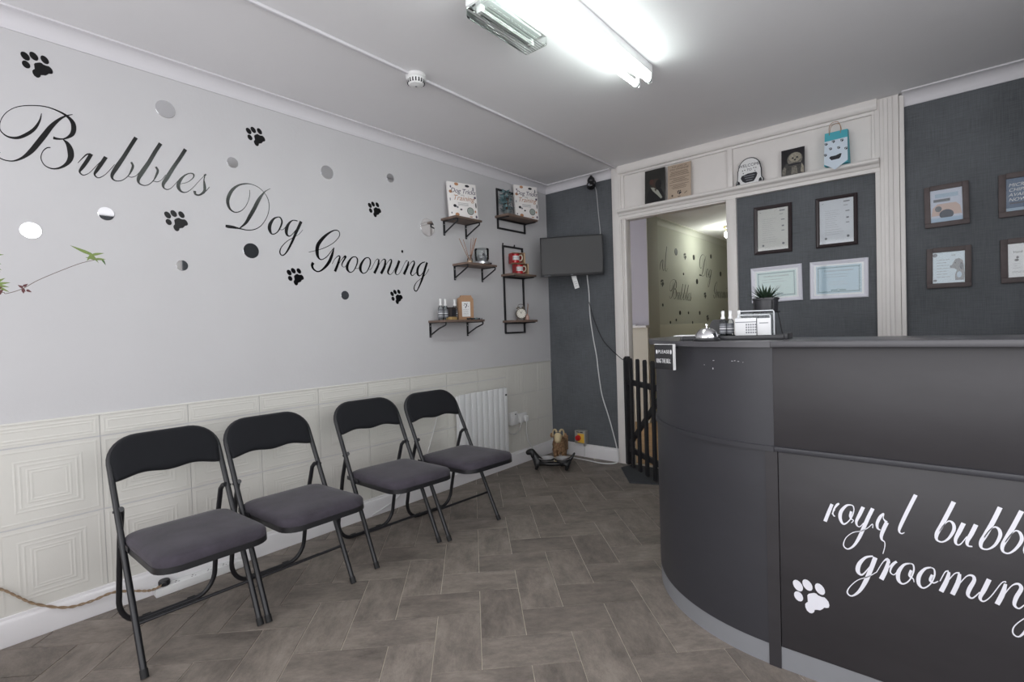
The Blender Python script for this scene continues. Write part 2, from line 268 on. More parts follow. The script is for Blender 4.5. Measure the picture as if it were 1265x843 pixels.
LETTERS={'bubbles':[[[354.4,2167.8,2,347.8,2135.8,6,330.5,2097.5,10.2,305.1,2066.8,11.8,277.1,2045.3,10.2,250.5,2042.7,6.8,233.1,2056.3,3.8,227.7,2075.4,2.3,233.5,2106.8,1.9,251.2,2141.9,2,282.3,2172.3,2.8,327.4,2192.2,3.6,369.9,2199.9,4.5,405.9,2194.2,6.3,435,2181,10.4,452.9,2159.2,16.1,455.5,2130.2,17.1,446.8,2103.1,13.9,423.4,2081,6,401,2074.5,8.7,387.2,2075.2,13.1],[454.3,2193.3,2.6,435,2182.5,4.9,411.9,2161.9,8.9,384.8,2124.9,14.8,361.6,2082.3,17.9,338.6,2040.3,17.8,316.2,2001.4,16,290.9,1969.3,9.6,263.2,1948.8,5.1,240,1945.7,4.3,224,1951.1,4.2,216.4,1960.7,4.6,222.4,1975.8,8.8],[418.8,2076.8,3.9,433.8,2060.1,15.4,440.9,2032.3,21.3,439.7,2002.4,18.8,426.5,1974.6,12.7,403.3,1952.2,7.6,377.4,1943,5.5,354.5,1953.3,3.7,345,1979.8,2.9,351.4,2007.7,2.7,364.7,2026.9,3.8,376.7,2031.8,3.6]],[[463.6,1987,1.6,477.5,2008.2,3.2,492.7,2028.8,5.1,503.3,2035.6,6.5],[510.9,2037.5,13.5,493.6,2000.3,13.5,475.8,1967,11.8,467.7,1949.4,6.5,474.6,1938.7,5,484.9,1939.3,3.3,502,1953.1,2.1,519.8,1978.5,1.7,540.2,2008.4,1.2],[562,2036.3,14,544.2,2001.2,13.9,526.6,1967.6,12.2,518.6,1949.2,6.7,525.3,1937.7,5,536,1938.3,3.4,555.1,1954.8,2.2,575.9,1983.8,1.7,592.4,2009.5,1.3]],[[678.4,2154.5,14.7,655.1,2108,14.6,625.3,2047.6,15.3,598.5,1997.1,16.9,581.5,1960.4,12.6,582.9,1941.5,7.5,598.2,1935.8,4.5,618.7,1943.8,3.3,640.1,1967.2,3.5,654.1,1995.5,7.9,660.7,2019.4,9.4,654.4,2034.8,8.4],[640,1966.1,2.9,653.8,1964.5,3.2,672.8,1977,2.3,690.4,2003.4,1.8]],[[775.5,2152.1,15.6,749.8,2103.2,15.5,723.2,2047.9,16.2,694.8,1995.8,17.9,679.2,1961.3,13.5,681.7,1942,8,699.4,1935.8,4.6,718.9,1943.6,3.5,738.2,1966,3.7,751.1,1993.5,8.4,758.5,2018.3,10,750.8,2034.6,9],[736.7,1964.5,3,753.7,1963.3,3.3,771.6,1976.3,2.4,790.3,2004.7,1.9]],[[880.6,2150.5,15.6,853.2,2098.8,15.4,822.4,2044.2,16.2,794.8,1991,17.1,778.3,1958.3,13.3,780,1939.3,7.1,794.9,1934.6,4.6,813.2,1947.5,2.5,840.6,1985.6,2]],[[850.5,1972.7,2.7,882.8,1988.1,3.2,908.1,2014.5,4.5,910.5,2033.3,7.7,892.7,2033.8,4.5,868,2015.2,8,845.6,1980.7,14.7,841.8,1953,15.4,854.1,1935.6,9,875.3,1936.6,3.8,903.1,1961.8,2.6,937.8,2008.4,2.1,964.2,2041.7,2.6]],[[961.5,2043.6,13.2,965.7,2038.3,13.2],[964.2,2041.7,4.3,957.5,2015.5,5.5,959,1984.9,12.3,956.6,1956.7,12.5,934.6,1934.1,7.8,915.5,1933.7,10.5,912.4,1950.2,12.6],[940.2,1936.4,3.2,963.4,1957.9,3.2,981.3,1983.1,2.6]]],'dog':[[[1179.9,2006.4,2.2,1178.7,1977.6,3.2,1169.4,1941.6,3.1,1149.8,1904.1,3,1124.6,1880.2,4.1,1097.7,1872,5.8,1074.7,1886.3,10.6,1065.7,1918.2,15.8,1072.4,1952.7,16.6,1092.2,1989.8,14.5,1122.6,2019.2,9.1,1158.2,2034.7,6.6,1191.3,2038.4,3.6,1230,2027.5,3.2,1263,1998.7,3.2,1279.8,1960.6,3.7,1279.5,1913.4,3.4,1262.8,1863.8,3.2,1232.2,1818.5,3.7,1197.3,1793.5,4.4,1158.2,1784.4,5.1,1120.5,1787.5,7,1088.9,1790.6,14.9,1062.8,1791,17,1049.5,1792.6,12.6],[1292.4,2034.9,2.1,1263.6,2013.5,5.2,1242.3,1986.2,12.4,1221,1950.5,18.7,1199.4,1906.4,19.6,1175.3,1862.4,18.4,1151.7,1821.8,13.2,1120.7,1790.9,5.1]],[[1328.2,1880.5,5.6,1303.9,1866.8,10.8,1281.7,1831.1,18.8,1278.7,1801.2,18.1,1291.2,1779.1,7.5,1318.4,1791.4,5.5,1340.9,1827.2,9,1350.2,1858.5,9.8,1341.4,1878.9,8,1328.2,1880.5,5],[1332.4,1811.1,3,1352.4,1811.9,3.4,1371.5,1831.3,2.8]],[[1442.1,1874.7,6.2,1413.6,1873.7,5.8,1387.7,1848.7,13.6,1373.8,1813.5,19.1,1375.7,1786.4,13.2,1394,1780.7,5.2,1420.1,1807.2,4.6,1443.8,1841,3.5],[1464.5,1874.8,16.7,1446.8,1838.3,16.6,1425.9,1795.6,15.3,1405.1,1750.3,12.9,1381.3,1705.1,10.4,1358.4,1672.5,6.8,1339.8,1664.8,6.3,1330.3,1681.9,7.2,1341.9,1713.1,4.5,1377.1,1750.2,3.4,1415.6,1776,2.9,1448.3,1798.4,2.3,1472,1826.2,2.3]]],'grooming':[[[1503.6,1698.1,2.5,1546.7,1711.4,3.2,1596.6,1730.2,3.8,1655.7,1763,3.9,1694.2,1797.7,4,1711.9,1826.9,4.4,1704,1849.7,5.3,1674.3,1849.3,6.5,1633.1,1824,12.7,1592,1785.9,19,1562,1743.1,22.4,1556.5,1696.6,21.1,1565.6,1667.9,11.7,1586.4,1661.2,5.2,1619.5,1682.6,4.5,1650.1,1718.9,4,1669.5,1742.3,3.3],[1669.5,1742.3,3.5,1656.7,1702.7,15.3,1636.4,1657.4,18.9,1609.6,1621.9,15.7,1576.3,1593.1,8.9,1551.5,1586.1,8,1527.9,1599.6,11.4,1520.7,1621.8,16.5,1529.6,1636.8,18.1]],[[1651.6,1639.8,2.7,1673.8,1673.9,3.3,1696.9,1692.9,6.6,1707.9,1689.1,11.6],[1708,1690.5,10,1690.8,1641.5,15.6,1668.7,1593.9,16.8],[1678.4,1613.5,2.7,1714.5,1667.2,3.4,1738.4,1693.2,8,1746.7,1692.6,13.8,1738.4,1676,9.8,1723.7,1654.3,8.5,1718.2,1633.4,5.4,1735.3,1625.8,2.7,1755.4,1646.5,2.8]],[[1818.6,1698.9,5.5,1792.3,1691,8.2,1763.4,1654,15.8,1754.1,1618.9,18.7,1772.4,1595.9,7.2,1800.3,1608.2,5.6,1826,1652,9,1831.4,1684,9.8,1818.6,1698.9,6.5],[1809,1626.2,2.8,1832.7,1624.4,2.7,1857.8,1647.4,2.8]],[[1915.9,1701.9,5.6,1888.4,1693.8,8.5,1858.1,1654.5,16.5,1850.1,1618.6,19.6,1867.6,1595.8,7.4,1896.7,1607.6,5.8,1923.6,1652.4,9.5,1927.6,1685,10.2,1915.9,1701.9,6.8],[1905.8,1626,2.8,1930.8,1627.8,2.9,1967.1,1684.6,3,1989.1,1699.5,5.8]],[[1995,1697.8,10.1,1987.1,1657.2,16.1,1954.7,1600.6,18.7],[1964.1,1619.3,3.1,2014.2,1684.9,3,2036.8,1701.4,7.2,2047.1,1697.1,9.7],[2047.2,1698.6,12,2039,1653.8,18.2,2007.8,1601.8,19.1],[2017.3,1619.2,3.1,2066.9,1685.5,3.1,2090,1703.7,7.3,2096.6,1691.6,12.2,2078.6,1649.3,15.1,2063.6,1614.9,14.3,2080.8,1600.4,4.4,2108.7,1621.6,3.2,2153.1,1692.4,3.3]],[[2162.8,1702.3,18.9,2144.3,1661.6,18.9,2127,1622.8,16.1,2135.2,1603,4.6,2163.5,1617.6,3.3,2214.1,1697.4,3.3,2233.6,1708.1,6.1],[2193.4,1777.8,9,2191,1768.5,18,2188.7,1759.1,9]],[[2242.9,1703.5,9.1,2231.7,1668.1,17.7,2197.6,1608.4,20.7],[2206.1,1628,3.3,2261.7,1693.5,3.3,2288.7,1708.8,7.9,2293.7,1692.1,13.2,2274.5,1655.8,16.2,2258.2,1619.9,13.6,2275,1605.4,4.6,2312.7,1635,3.3]],[[2391.6,1711.7,6.3,2355.5,1697,9.8,2323.7,1659.3,18.4,2319.9,1619.9,20.1,2339.2,1607.7,6.2,2372.7,1635,5.2,2405.5,1681,4.5],[2412,1709.4,17.2,2389,1655.9,19.1,2362.6,1590.9,17,2332.8,1534.3,10.9,2304.1,1495.5,7.3,2284.9,1504.9,8.8,2288.2,1532.3,7.3,2314.3,1564.8,4.2,2360.7,1594.8,3.3,2397.7,1624.7,3.5,2427.4,1662.6,3.6]]],'c_royal':[[[2586,603.5,8.5,2576.3,574.9,9.6,2566,542.9,9.6],[2585.5,570.7,1.5,2592.3,590.8,4.5,2600.3,604.9,6.6,2605.6,609.7,4.2],[2593.6,588,3,2588.2,577.5,3.5,2589.4,568.4,3.6,2593.8,565.6,3.3]],[[2636.2,611.3,3.4,2624.7,606.8,6.2,2610.4,585.3,9.3,2607.5,563.1,9.1,2615,546.3,5.9,2626.5,553.5,3.5,2638.2,573,3.4,2644.3,595.6,2.9,2642.4,608.9,3.4,2636.2,611.3,3.2],[2637.2,591.1,6.4,2634.4,575.2,6.6,2637.3,566.7,3.6,2642.8,563.4,2,2637.2,554.4,1.9]],[[2668.5,611.3,9.4,2659.5,586.8,9.5,2650.6,563.6,7.2,2651.6,550.2,4.6,2659,547.3,2.7,2669.1,561.7,1.9],[2692.7,611.9,9.3,2681.5,582.6,9.8,2668.9,546.6,9.8,2657.3,513.6,8.9,2643.2,484.2,6.2,2627.9,468.8,4,2617.2,472.8,3.7,2615.9,484.8,3,2623.3,505.2,2.2,2641.3,524.9,2.4,2661.3,534.3,1.6,2678.6,547.4,2,2691.4,563.3,2.3,2691.7,550.5,1.5]],[[2719.9,602.9,3.7,2711.5,590.7,7.8,2703.5,569.6,7.8,2704,553.4,5.9,2711,549.1,3.1],[2719.9,599.9,2.8,2718.6,586.3,2.6,2726.6,576.4,7.4],[2727.1,576.5,9.9,2719.4,555.5,9.9,2713.2,533.4,8.3,2714.2,520.3,5.4,2720.7,514.6,2.6,2721,499.9,2.3,2716.1,477.2,1.8]],[[2796.1,674,9,2785.4,645.6,9.1,2770.5,605.1,9.1,2758.8,570.7,7.9,2756.4,555.6,4.8,2762,550.6,3.5,2768.8,555.7,2]]],'c_bubbles':[[[2879.9,670.1,9.9,2868.7,639,9.9,2852.6,596,10,2842.4,569.7,9.3,2842.2,552.1,5.8,2854.1,548.8,3.9,2868,562.8,5.5,2879.2,589.1,7.5,2878.2,607.1,7.1,2869.3,612.9,4,2858.6,600,1.6,2848.4,579.1,1.2]],[[2900.1,613.7,9.6,2891.5,589.4,9.7,2882.8,563.9,7.5,2884.3,550.2,5,2893.1,552.4,2.8,2906.6,577.6,1.9],[2925.6,615.5,9.4,2916.1,587.6,9.5,2907.3,564.8,8,2908.3,552.2,4.9,2917.7,552.1,3.2]],[[2973.9,674,9.8,2960.4,633.6,9.9,2945.7,594.8,10,2935.6,569.5,8.6,2936.2,553.3,5.7,2949,552.6,4,2963.6,569,5.8,2973.4,596.6,7.6,2971,613.5,6.8,2962.1,617.4,3.7,2951.2,603.7,1.5,2942,583.8,1.1]],[[3014.8,672.8,9.5,3000.9,632.9,9.6,2986.7,594.9,9.6,2977.8,570.2,8.2,2978.8,554.5,5.4,2990,552.5,3.9,3004,569.6,5.6,3014.4,594.4,7.3,3011.8,612.4,6.5,3003.6,617.3,3.6,2993.8,604,1.4,2983.2,581.5,1.1]],[[3051.6,666.2,9.1,3034.7,614.1,9.2,3021.1,574.1,7.9,3022.7,557.4,5.4,3032.8,560.1,3.8]],[[3044.5,580.2,1.7,3057.8,600.5,3.9,3054.6,609.3,3.4,3042.9,591.9,6.5,3039.5,566.8,7.7,3047.7,554.5,3.9,3060.9,567.7,1.9]],[[3075.6,602.7,2.5,3069.1,584.3,5,3070.6,565.6,5,3062.4,552.8,3.3,3057.6,557.2,4.6]]],'c_grooming':[[[2691.4,463.1,4.1,2672.8,454,6.6,2656.1,429.2,10.6,2652,404.8,11.2,2662.7,396.4,5.1,2679.3,421.4,2.6,2691.1,444.8,2.2],[2697.3,460.7,11.2,2686.3,423.4,11.3,2671.8,379,11.3,2654.9,342,7.9,2635.6,320.6,4.2,2623.6,326.1,4.3,2628.7,345.3,2.7,2650.7,375.5,2.3,2679,395.6,1.9,2699.9,416,1.8]],[[2699.9,416,1.7,2716.1,451.8,2.1,2727.4,463.4,8,2729.5,452.7,8.6],[2729.6,458.4,6.8,2722.5,428.3,11,2711,396.7,11.8],[2722.5,425.5,1.7,2738.3,452.4,3.4,2749.4,462.2,6.4],[2747.2,460.5,5,2737.3,443.8,5,2733.6,425.9,3.8,2742.3,420.1,2.6,2751.2,433.9,1.7]],[[2781.6,465.8,3.9,2766.6,457.7,6,2753.4,431.7,9.9,2753.1,406.7,8.8,2763.8,398.9,4.2,2778.9,414.6,3.2,2789,444.9,4,2787.9,463.8,3.9,2779.5,465.2,3.5],[2783.5,446.1,6.4,2779.1,428.3,6.3,2787.5,421.5,3.1,2789.5,412.3,1.8]],[[2829.3,467.5,3.8,2814.9,459.6,5.9,2801.4,435,9.5,2800.3,410.2,8.4,2811,401.1,4.1,2826.8,418.4,3.1,2836,445.3,3.9,2835.3,463.9,3.7,2827.3,466.9,3.4],[2831.1,446.6,6.2,2826.1,428.9,6,2834.1,423.4,3.7,2843.9,431.7,2.2]],[[2847.9,432.9,1.5,2859.3,462.9,2.3,2867.2,467.8,4.6],[2868,465.4,6,2863,440.2,9.8,2850,403.2,10.6],[2858.9,425.7,1.5,2878.9,463.4,2.4,2890.5,469.4,4.7],[2890.5,466.8,6.7,2886.4,439.5,10.3,2874.4,402.6,10.3],[2883.2,425.4,1.5,2903.8,463,2.3,2917,469.6,6.5,2920.7,457.8,7.9,2911.1,431.6,9.3,2907.2,412.2,7.4,2916.5,405.9,3.6,2931.6,427.8,1.9]],[[2951,469.5,9.8,2940.9,438.4,9.8,2932.2,412.6,7.3,2938.8,404,3.7,2953.5,422.1,1.8,2975.3,466.9,1.4,2984.2,472.2,4.4]],[[2983.1,466.8,6.1,2976.9,437.3,10.2,2966,405,10.2],[2973.3,421.1,1.4,2992.9,462.4,1.8,3006.8,474.2,6,3012.9,463.7,8,3003.1,435.9,8.6,2999.6,414.8,6.7,3008.1,407.8,3.7,3018.5,421.2,2.2]],[[3047.3,477,2.9,3035.6,463.6,5.3,3027,436.4,7.8,3028.6,417.3,5.8,3038.7,425.6,2,3050.5,458.7,1.6],[3053.2,471.6,8.2,3040.3,416.4,8.3,3026.7,367.6,7.1,3009.4,332.5,3.7,2997.3,334.4,3.6,2997.4,351.9,2.6,3009.7,373.7,2.1,3030.2,398.3,1.8]]]}
PAW=[[(-25.3,12.6),(-30.4,9.3),(-36.9,9.5),(-43.4,13.1),(-48.8,19.5),(-51.9,27.3),(-52.2,35.1),(-49.4,41.1),(-44.3,44.3),(-37.8,44.0),(-31.3,40.3),(-26.0,34.0),(-22.9,26.2),(-22.7,18.6)],[(2.6,23.1),(-2.4,19.9),(-8.7,20.1),(-15.1,23.7),(-20.4,30.0),(-23.4,37.8),(-23.7,45.4),(-21.0,51.4),(-16.0,54.5),(-9.6,54.2),(-3.2,50.5),(2.0,44.2),(5.0,36.6),(5.2,29.0)],[(37.8,20.9),(33.0,17.8),(26.9,18.0),(20.6,21.6),(15.5,27.8),(12.5,35.4),(12.3,42.9),(14.9,48.9),(19.8,52.0),(25.9,51.7),(32.2,48.0),(37.2,41.8),(40.2,34.3),(40.4,26.8)],[(-25.6,-21.5),(-30.4,-24.8),(-36.3,-25.1),(-42.1,-22.3),(-46.7,-16.9),(-49.2,-10.0),(-49.1,-3.0),(-46.3,2.8),(-41.5,6.1),(-35.6,6.3),(-29.8,3.4),(-25.3,-2.0),(-22.8,-8.8),(-22.9,-15.8)],[(-10.1,2.4),(-6.1,8.7),(2.7,13.4),(9.5,16.7),(15.3,16.3),(20.9,12.1),(30.4,10.0),(38.9,11.2),(44.5,6.8),(49.9,-0.2),(52.2,-10.5),(50.6,-18.1),(45.0,-21.4),(37.4,-22.6),(33.6,-28.4),(25.9,-35.5),(18.3,-36.6),(10.5,-39.2),(8.5,-47.8),(2.6,-53.9),(-4.2,-54.5),(-11.9,-49.2),(-16.3,-39.3),(-16.9,-29.3),(-12.9,-23.0),(-8.9,-19.4),(-9.3,-8.6)]]
RX = 3.90
# ================================================================== SETTING
fl = struct(B(-0.05, RX+0.05, FY-0.05, BY+0.07, -0.06, -0.003, m_grout), 'floor')
# herringbone tiles, each its own piece (module 0.178 m, turned 45 degrees)
W0 = 0.1780; S2 = math.sqrt(2)
U0, V0 = 0.29*W0, 0.485*W0
FX0, FX1, FY0, FY1 = 0.022, RX, FY, BY-0.02
def clip_poly(P):
    for ax, lim, sgn in ((0, FX0, 1), (0, FX1, -1), (1, FY0, 1), (1, FY1, -1)):
        Q = []
        for i in range(len(P)):
            a, b = P[i-1], P[i]; da = (a[ax]-lim)*sgn; db = (b[ax]-lim)*sgn
            if (da > 0) != (db > 0):
                t = da/(da-db); Q.append((a[0]+(b[0]-a[0])*t, a[1]+(b[1]-a[1])*t))
            if db > 0: Q.append(b)
        P = Q
        if len(P) < 3: return []
    return P
gap = 0.0017
def uv2xy(u, v): return ((u-v)/S2, (u+v)/S2)
full = {}
rest = MB(); ntile = 0
for i in range(-14, 40):
    for j in range(-26, 30):
        r = (i-j) % 4
        if r == 1: w, h = 2, 1
        elif r == 0: w, h = 1, 2
        else: continue
        u0, v0 = U0+i*W0, V0+j*W0
        cu, cv = u0+w*W0/2, v0+h*W0/2
        cx, cy = uv2xy(cu, cv)
        if cx < -0.3 or cx > RX+0.3 or cy < FY-0.3 or cy > BY+0.3: continue
        co = [(u0+gap, v0+gap), (u0+w*W0-gap, v0+gap), (u0+w*W0-gap, v0+h*W0-gap), (u0+gap, v0+h*W0-gap)]
        P = clip_poly([uv2xy(a, b) for a, b in co])
        if len(P) < 3: continue
        ar = abs(sum(P[k-1][0]*P[k][1]-P[k][0]*P[k-1][1] for k in range(len(P))))/2
        if ar < 0.0004: continue
        vis = cy > 0.25 and cx < 2.75 and (cx < 1.9 or cy < 2.2) and (2.85-cx)*1.35+cy*0.0 > -0.2
        ang = PI/4 if w == 2 else 3*PI/4
        whole = abs(ar-(2*W0-2*gap)*(W0-2*gap)) < 1e-5
        if vis and ntile < 285:
            ntile += 1
            if whole and 'me' in full:
                o = bpy.data.objects.new('tile', full['me']); COL.objects.link(o)
            else:
                c, s_ = math.cos(-ang), math.sin(-ang)
                L_ = [((x-cx)*c-(y-cy)*s_, (x-cx)*s_+(y-cy)*c) for x, y in P]
                n = len(L_); ins = 0.0012
                mx = sum(p[0] for p in L_)/n; my = sum(p[1] for p in L_)/n
                top = [(x-ins*(1 if x > mx else -1), y-ins*(1 if y > my else -1), 0.0) for x, y in L_]
                mid = [(x, y, -0.0009) for x, y in L_]; bot = [(x, y, -0.003) for x, y in L_]
                mb = MB(); fs = [tuple(range(n)), tuple(range(2*n, 3*n))[::-1]]
                for a in (0, n): fs += [(a+k, a+(k+1) % n, a+n+(k+1) % n, a+n+k) for k in range(n)]
                mb.add(top+mid+bot, fs, m_tile); o = mb.build('tile', smooth=False)
                if whole: full['me'] = o.data
            o.parent = fl; o.location = (cx, cy, 0); o.rotation_euler = (0, 0, ang)
        else:
            rest.prism(P, lambda a, b, d: (a, b, d), -0.003, 0.0, m_tile)
o = rest.build('tile_field', fl, smooth=False); o['kind'] = 'stuff'

struct(B(-0.9, RX+0.1, FY-0.1, 10.2, H, H+0.1, m_ceil), 'ceiling')
wl = struct(B(-0.12, 0.0, FY-0.1, BY+0.12, 0, H, m_wall), 'wall_left')
# embossed dado panels on the left wall
mb = MB()
def ring(mb, y0, y1, z0, z1, w, h0, h, m):
    o4 = [(y0, z0), (y1, z0), (y1, z1), (y0, z1)]; k = w/2; m4 = [(y0+k, z0+k), (y1-k, z0+k), (y1-k, z1-k), (y0+k, z1-k)]; i4 = [(y0+w, z0+w), (y1-w, z0+w), (y1-w, z1-w), (y0+w, z1-w)]
    vs = [(h0, a, b) for a, b in o4]+[(h0+h, a, b) for a, b in m4]+[(h0, a, b) for a, b in i4]
    fs = [(b+k2, b+(k2+1) % 4, b+4+(k2+1) % 4, b+4+k2) for b in (0, 4) for k2 in range(4)]
    mb.add(vs, fs, m)
def panel_mesh(hy, z0, z1, rings, lines=None):
    mb = MB(); h = 0.004
    mb.box(0, h, -hy+0.0015, hy-0.0015, z0+0.0015, z1-0.0015, m_cream)
    for (a, b) in rings:
        ring(mb, -hy+a, hy-a, z0+b, z1-b, 0.011, h, 0.0009, m_cream)
    if lines:
        for (a, b, c, d) in lines: mb.box(h, h+0.002, a, b, c, d, m_cream)
    return mb
pm = {}
ys = [0.145+0.3445*k for k in range(-4, 12)]
DZ = [(0.100, 0.455), (0.458, 0.782), (0.785, 0.878)]
for k in range(-3, 10):
    y0 = 0.145+0.3445*k; 
    for ri, (z0, z1) in enumerate(DZ):
        if y0 > 3.1: continue
        rr = [(0.012, 0.012), (0.062, 0.055), (0.078, 0.070), (0.100, 0.090), (0.112, 0.101)] if ri < 2 else [(0.010, 0.010), (0.022, 0.022)]
        key = ri
        if key not in pm:
            o = panel_mesh(0.17225, z0, z1, rr).build('embossed_panel', wl, smooth=False); pm[key] = o.data
        else:
            o = bpy.data.objects.new('embossed_panel', pm[key]); COL.objects.link(o); o.parent = wl
        o.location = (0, y0+0.17225, 0)
# last stretch near the corner: weave pattern panels of vertical and horizontal grooves
def weave(y0, y1, z0, z1, vertical):
    mb = MB(); mb.box(0, 0.004, y0+0.0015, y1-0.0015, z0+0.0015, z1-0.0015, m_cream)
    n = 6; 
    for q in range(n):
        if vertical:
            a = y0+(y1-y0)*(q+0.5)/n; mb.box(0.004, 0.0048, a-0.006, a+0.006, z0+0.02, z1-0.02, m_cream)
        else:
            a = z0+(z1-z0)*(q+0.5)/n; mb.box(0.004, 0.0048, y0+0.02, y1-0.02, a-0.006, a+0.006, m_cream)
    return mb.build('embossed_panel', wl, smooth=False)
yq = [3.245, 3.47, 3.69, 3.905]
zq = [0.100, 0.36, 0.62, 0.878]
for a in range(3):
    for b in range(3): weave(yq[a], yq[a+1], zq[b], zq[b+1], (a+b) % 2 == 0)
o = B(0.0, 0.007, FY, BY, 0.876, 0.886, m_cream, 0.002).build('dado_strip', wl)

# skirting boards (moulded profile swept)
def sweep_box(profile, p0, p1, nrm, m, mb=None):
    """profile: list of (out, z); extruded from p0 to p1 (xy), outwards along nrm"""
    mb = mb or MB(); n = len(profile); vs = []
    for (px, py) in (p0, p1): vs += [(px+nrm[0]*o_, py+nrm[1]*o_, z) for o_, z in profile]
    fs = [tuple(range(n)), tuple(range(n, 2*n))[::-1]] + [(i, (i+1) % n, n+(i+1) % n, n+i) for i in range(n)]
    return mb.add(vs, fs, m)
skp = [(0, 0), (0.020, 0), (0.020, 0.092), (0.016, 0.100), (0.011, 0.104), (0.009, 0.114), (0.0, 0.118)]
struct(sweep_box(skp, (0, FY), (0, BY), (1, 0), m_skirt), 'baseboard_left')
struct(sweep_box(skp, (0.02, BY), (0.722, BY), (0, -1), m_skirt), 'baseboard_back')
# coving
def cove(w, h): 
    P = [(0, H), (0, H-h), (0.006, H-h), (0.006, H-h+0.004)]
    for k in range(9):
        a = PI/2*k/8; P.append((0.008+(w-0.016)*(1-math.cos(a)), H-h+0.008+(h-0.018)*math.sin(a)))
    P += [(w, H-0.008), (w, H)]
    return P
struct(sweep_box(cove(0.062, 0.072), (0, FY), (0, BY), (1, 0), m_cove), 'trim_1')
struct(sweep_box(cove(0.062, 0.072), (0.0, BY), (0.722, BY), (0, -1), m_cove), 'trim_2')
struct(sweep_box(cove(0.070, 0.078), (2.700, BY), (RX, BY), (0, -1), m_cove), 'trim_3')
# ceiling cable conduit
struct(B(0.768, 0.784, FY, 3.86, H-0.014, H-0.0005, m_cove, 0.002), 'trim_4')

# back wall: dark papered sections, doorway opening between
wb = MB()
wb.box(-0.12, 0.73, BY, BY+0.07, 0, H, m_dark)
wb.box(1.69, 2.60, BY, BY+0.07, 0, 2.19, m_dark)
wb.box(2.60, RX+0.1, BY, BY+0.07, 0, H, m_dark)
wb.box(0.73, 2.60, BY, BY+0.07, 2.17, H, m_wood_w)
struct(wb, 'wall_back')
# faint paper seam strips are the edges of two hung lengths
# front wall with shop window
wf = MB()
wf.box(-0.12, RX+0.12, FY-0.12, FY, 0, 0.3, m_wall); wf.box(-0.12, RX+0.12, FY-0.12, FY, 2.5, H, m_wall)
wf.box(-0.12, 0.25, FY-0.12, FY, 0.3, 2.5, m_wall); wf.box(3.85, RX+0.12, FY-0.12, FY, 0.3, 2.5, m_wall)
struct(wf, 'wall_front')
wr = MB()
wr.box(RX, RX+0.12, 2.0, BY+0.12, 0, H, m_dark); wr.box(RX, RX+0.12, FY-0.12, -1.1, 0, H, m_dark)
wr.box(RX, RX+0.12, -1.1, 2.0, 0, 0.7, m_dark); wr.box(RX, RX+0.12, -1.1, 2.0, 2.5, H, m_dark)
struct(wr, 'wall_right')
w1 = MB(); w1.box(0.25, 3.85, FY-0.09, FY-0.03, 0.3, 0.36, m_wood_w); w1.box(0.25, 3.85, FY-0.09, FY-0.03, 2.44, 2.5, m_wood_w)
for x in (0.25, 1.45, 2.65, 3.79): w1.box(x, x+0.06, FY-0.09, FY-0.03, 0.36, 2.44, m_wood_w)
struct(w1, 'window_1')
w2 = MB(); w2.box(RX+0.03, RX+0.09, -1.1, 2.0, 0.7, 0.76, m_wood_w); w2.box(RX+0.03, RX+0.09, -1.1, 2.0, 2.46, 2.5, m_wood_w)
for y in (-1.1, 0.45, 1.94): w2.box(RX+0.03, RX+0.09, y, y+0.06, 0.76, 2.46, m_wood_w)
struct(w2, 'window_2')

# ---- partition woodwork
WY = 3.885          # face of the woodwork
def wx(x, y=WY): return 2.8478+(x-2.8478)*y/3.915
def wz(z, y=WY): return 1.2+(z-1.2)*y/3.915
mb = MB()   # left post with moulded face
a, b = wx(0.706), wx(0.790)
mb.box(a, b, WY, BY, 0, H, m_wood_w, 0.003); mb.box(a+0.012, b-0.012, WY-0.006, WY, 0.12, H-0.02, m_wood_w, 0.002)
mb.box(b, wx(0.824), WY+0.012, BY+0.065, 0, wz(2.118), m_wood_w, 0.003)
mb.box(b+0.004, b+0.016, WY+0.002, WY+0.014, 0, wz(2.118), m_wood_w, 0.002)
struct(mb, 'trim_5')
mb = MB()   # mullion between doorway and panel
a, b = wx(1.656), wx(1.726)
mb.box(a, b, WY, BY+0.065, 0, 2.130, m_wood_w, 0.003); mb.box(a, 1.70, BY, BY+0.065, 2.09, 2.18, m_wood_w); mb.box(a+0.010, b-0.010, WY-0.003, WY, 0, 2.100, m_wood_w, 0.0015)
struct(mb, 'trim_6')
mb = MB()   # right post, three steps
a, b = wx(2.562), wx(2.682)
mb.box(a, b, WY, BY, 0, H, m_wood_w, 0.003); mb.box(a+0.026, b-0.030, WY-0.012, WY, 0, H-0.004, m_wood_w, 0.003); mb.box(a+0.045, b-0.052, WY-0.020, WY-0.010, 0, H-0.010, m_wood_w, 0.003)
mb.box(b+0.002, b+0.026, WY-0.004, BY, 0, H-0.012, m_wood_w, 0.003)
struct(mb, 'trim_7')
# head moulding + ledge over doorway and panel
x0, x1 = wx(0.775), wx(2.585)
prof = [(0, 2.105), (0.034, 2.105), (0.034, 2.128), (0.044, 2.133), (0.052, 2.148), (0.060, 2.152), (0.076, 2.156), (0.082, 2.163), (0.082, 2.172), (0.076, 2.180), (0.060, 2.184), (0, 2.184)]
prof = [(o_, z+0.0) for o_, z in prof]
struct(sweep_box(prof, (x0, BY), (x1, BY), (0, -1), m_wood_w), 'trim_8')
mb = MB()   # frieze: border frame, divider, top rail
mb.box(x0, x1, WY+0.012, BY, 2.470, H-0.002, m_wood_w, 0.004)
struct(sweep_box([(0, 2.488), (0.040, 2.488), (0.052, 2.500), (0.056, 2.520), (0.050, H), (0, H)], (x0, BY), (x1-0.01, BY), (0, -1), m_wood_w), 'trim_9')
mb.box(wx(1.667), wx(1.706), WY+0.008, BY, 2.184, 2.49, m_wood_w, 0.003)
mb.box(wx(0.785), wx(0.815), WY+0.014, BY, 2.184, 2.48, m_wood_w, 0.003)
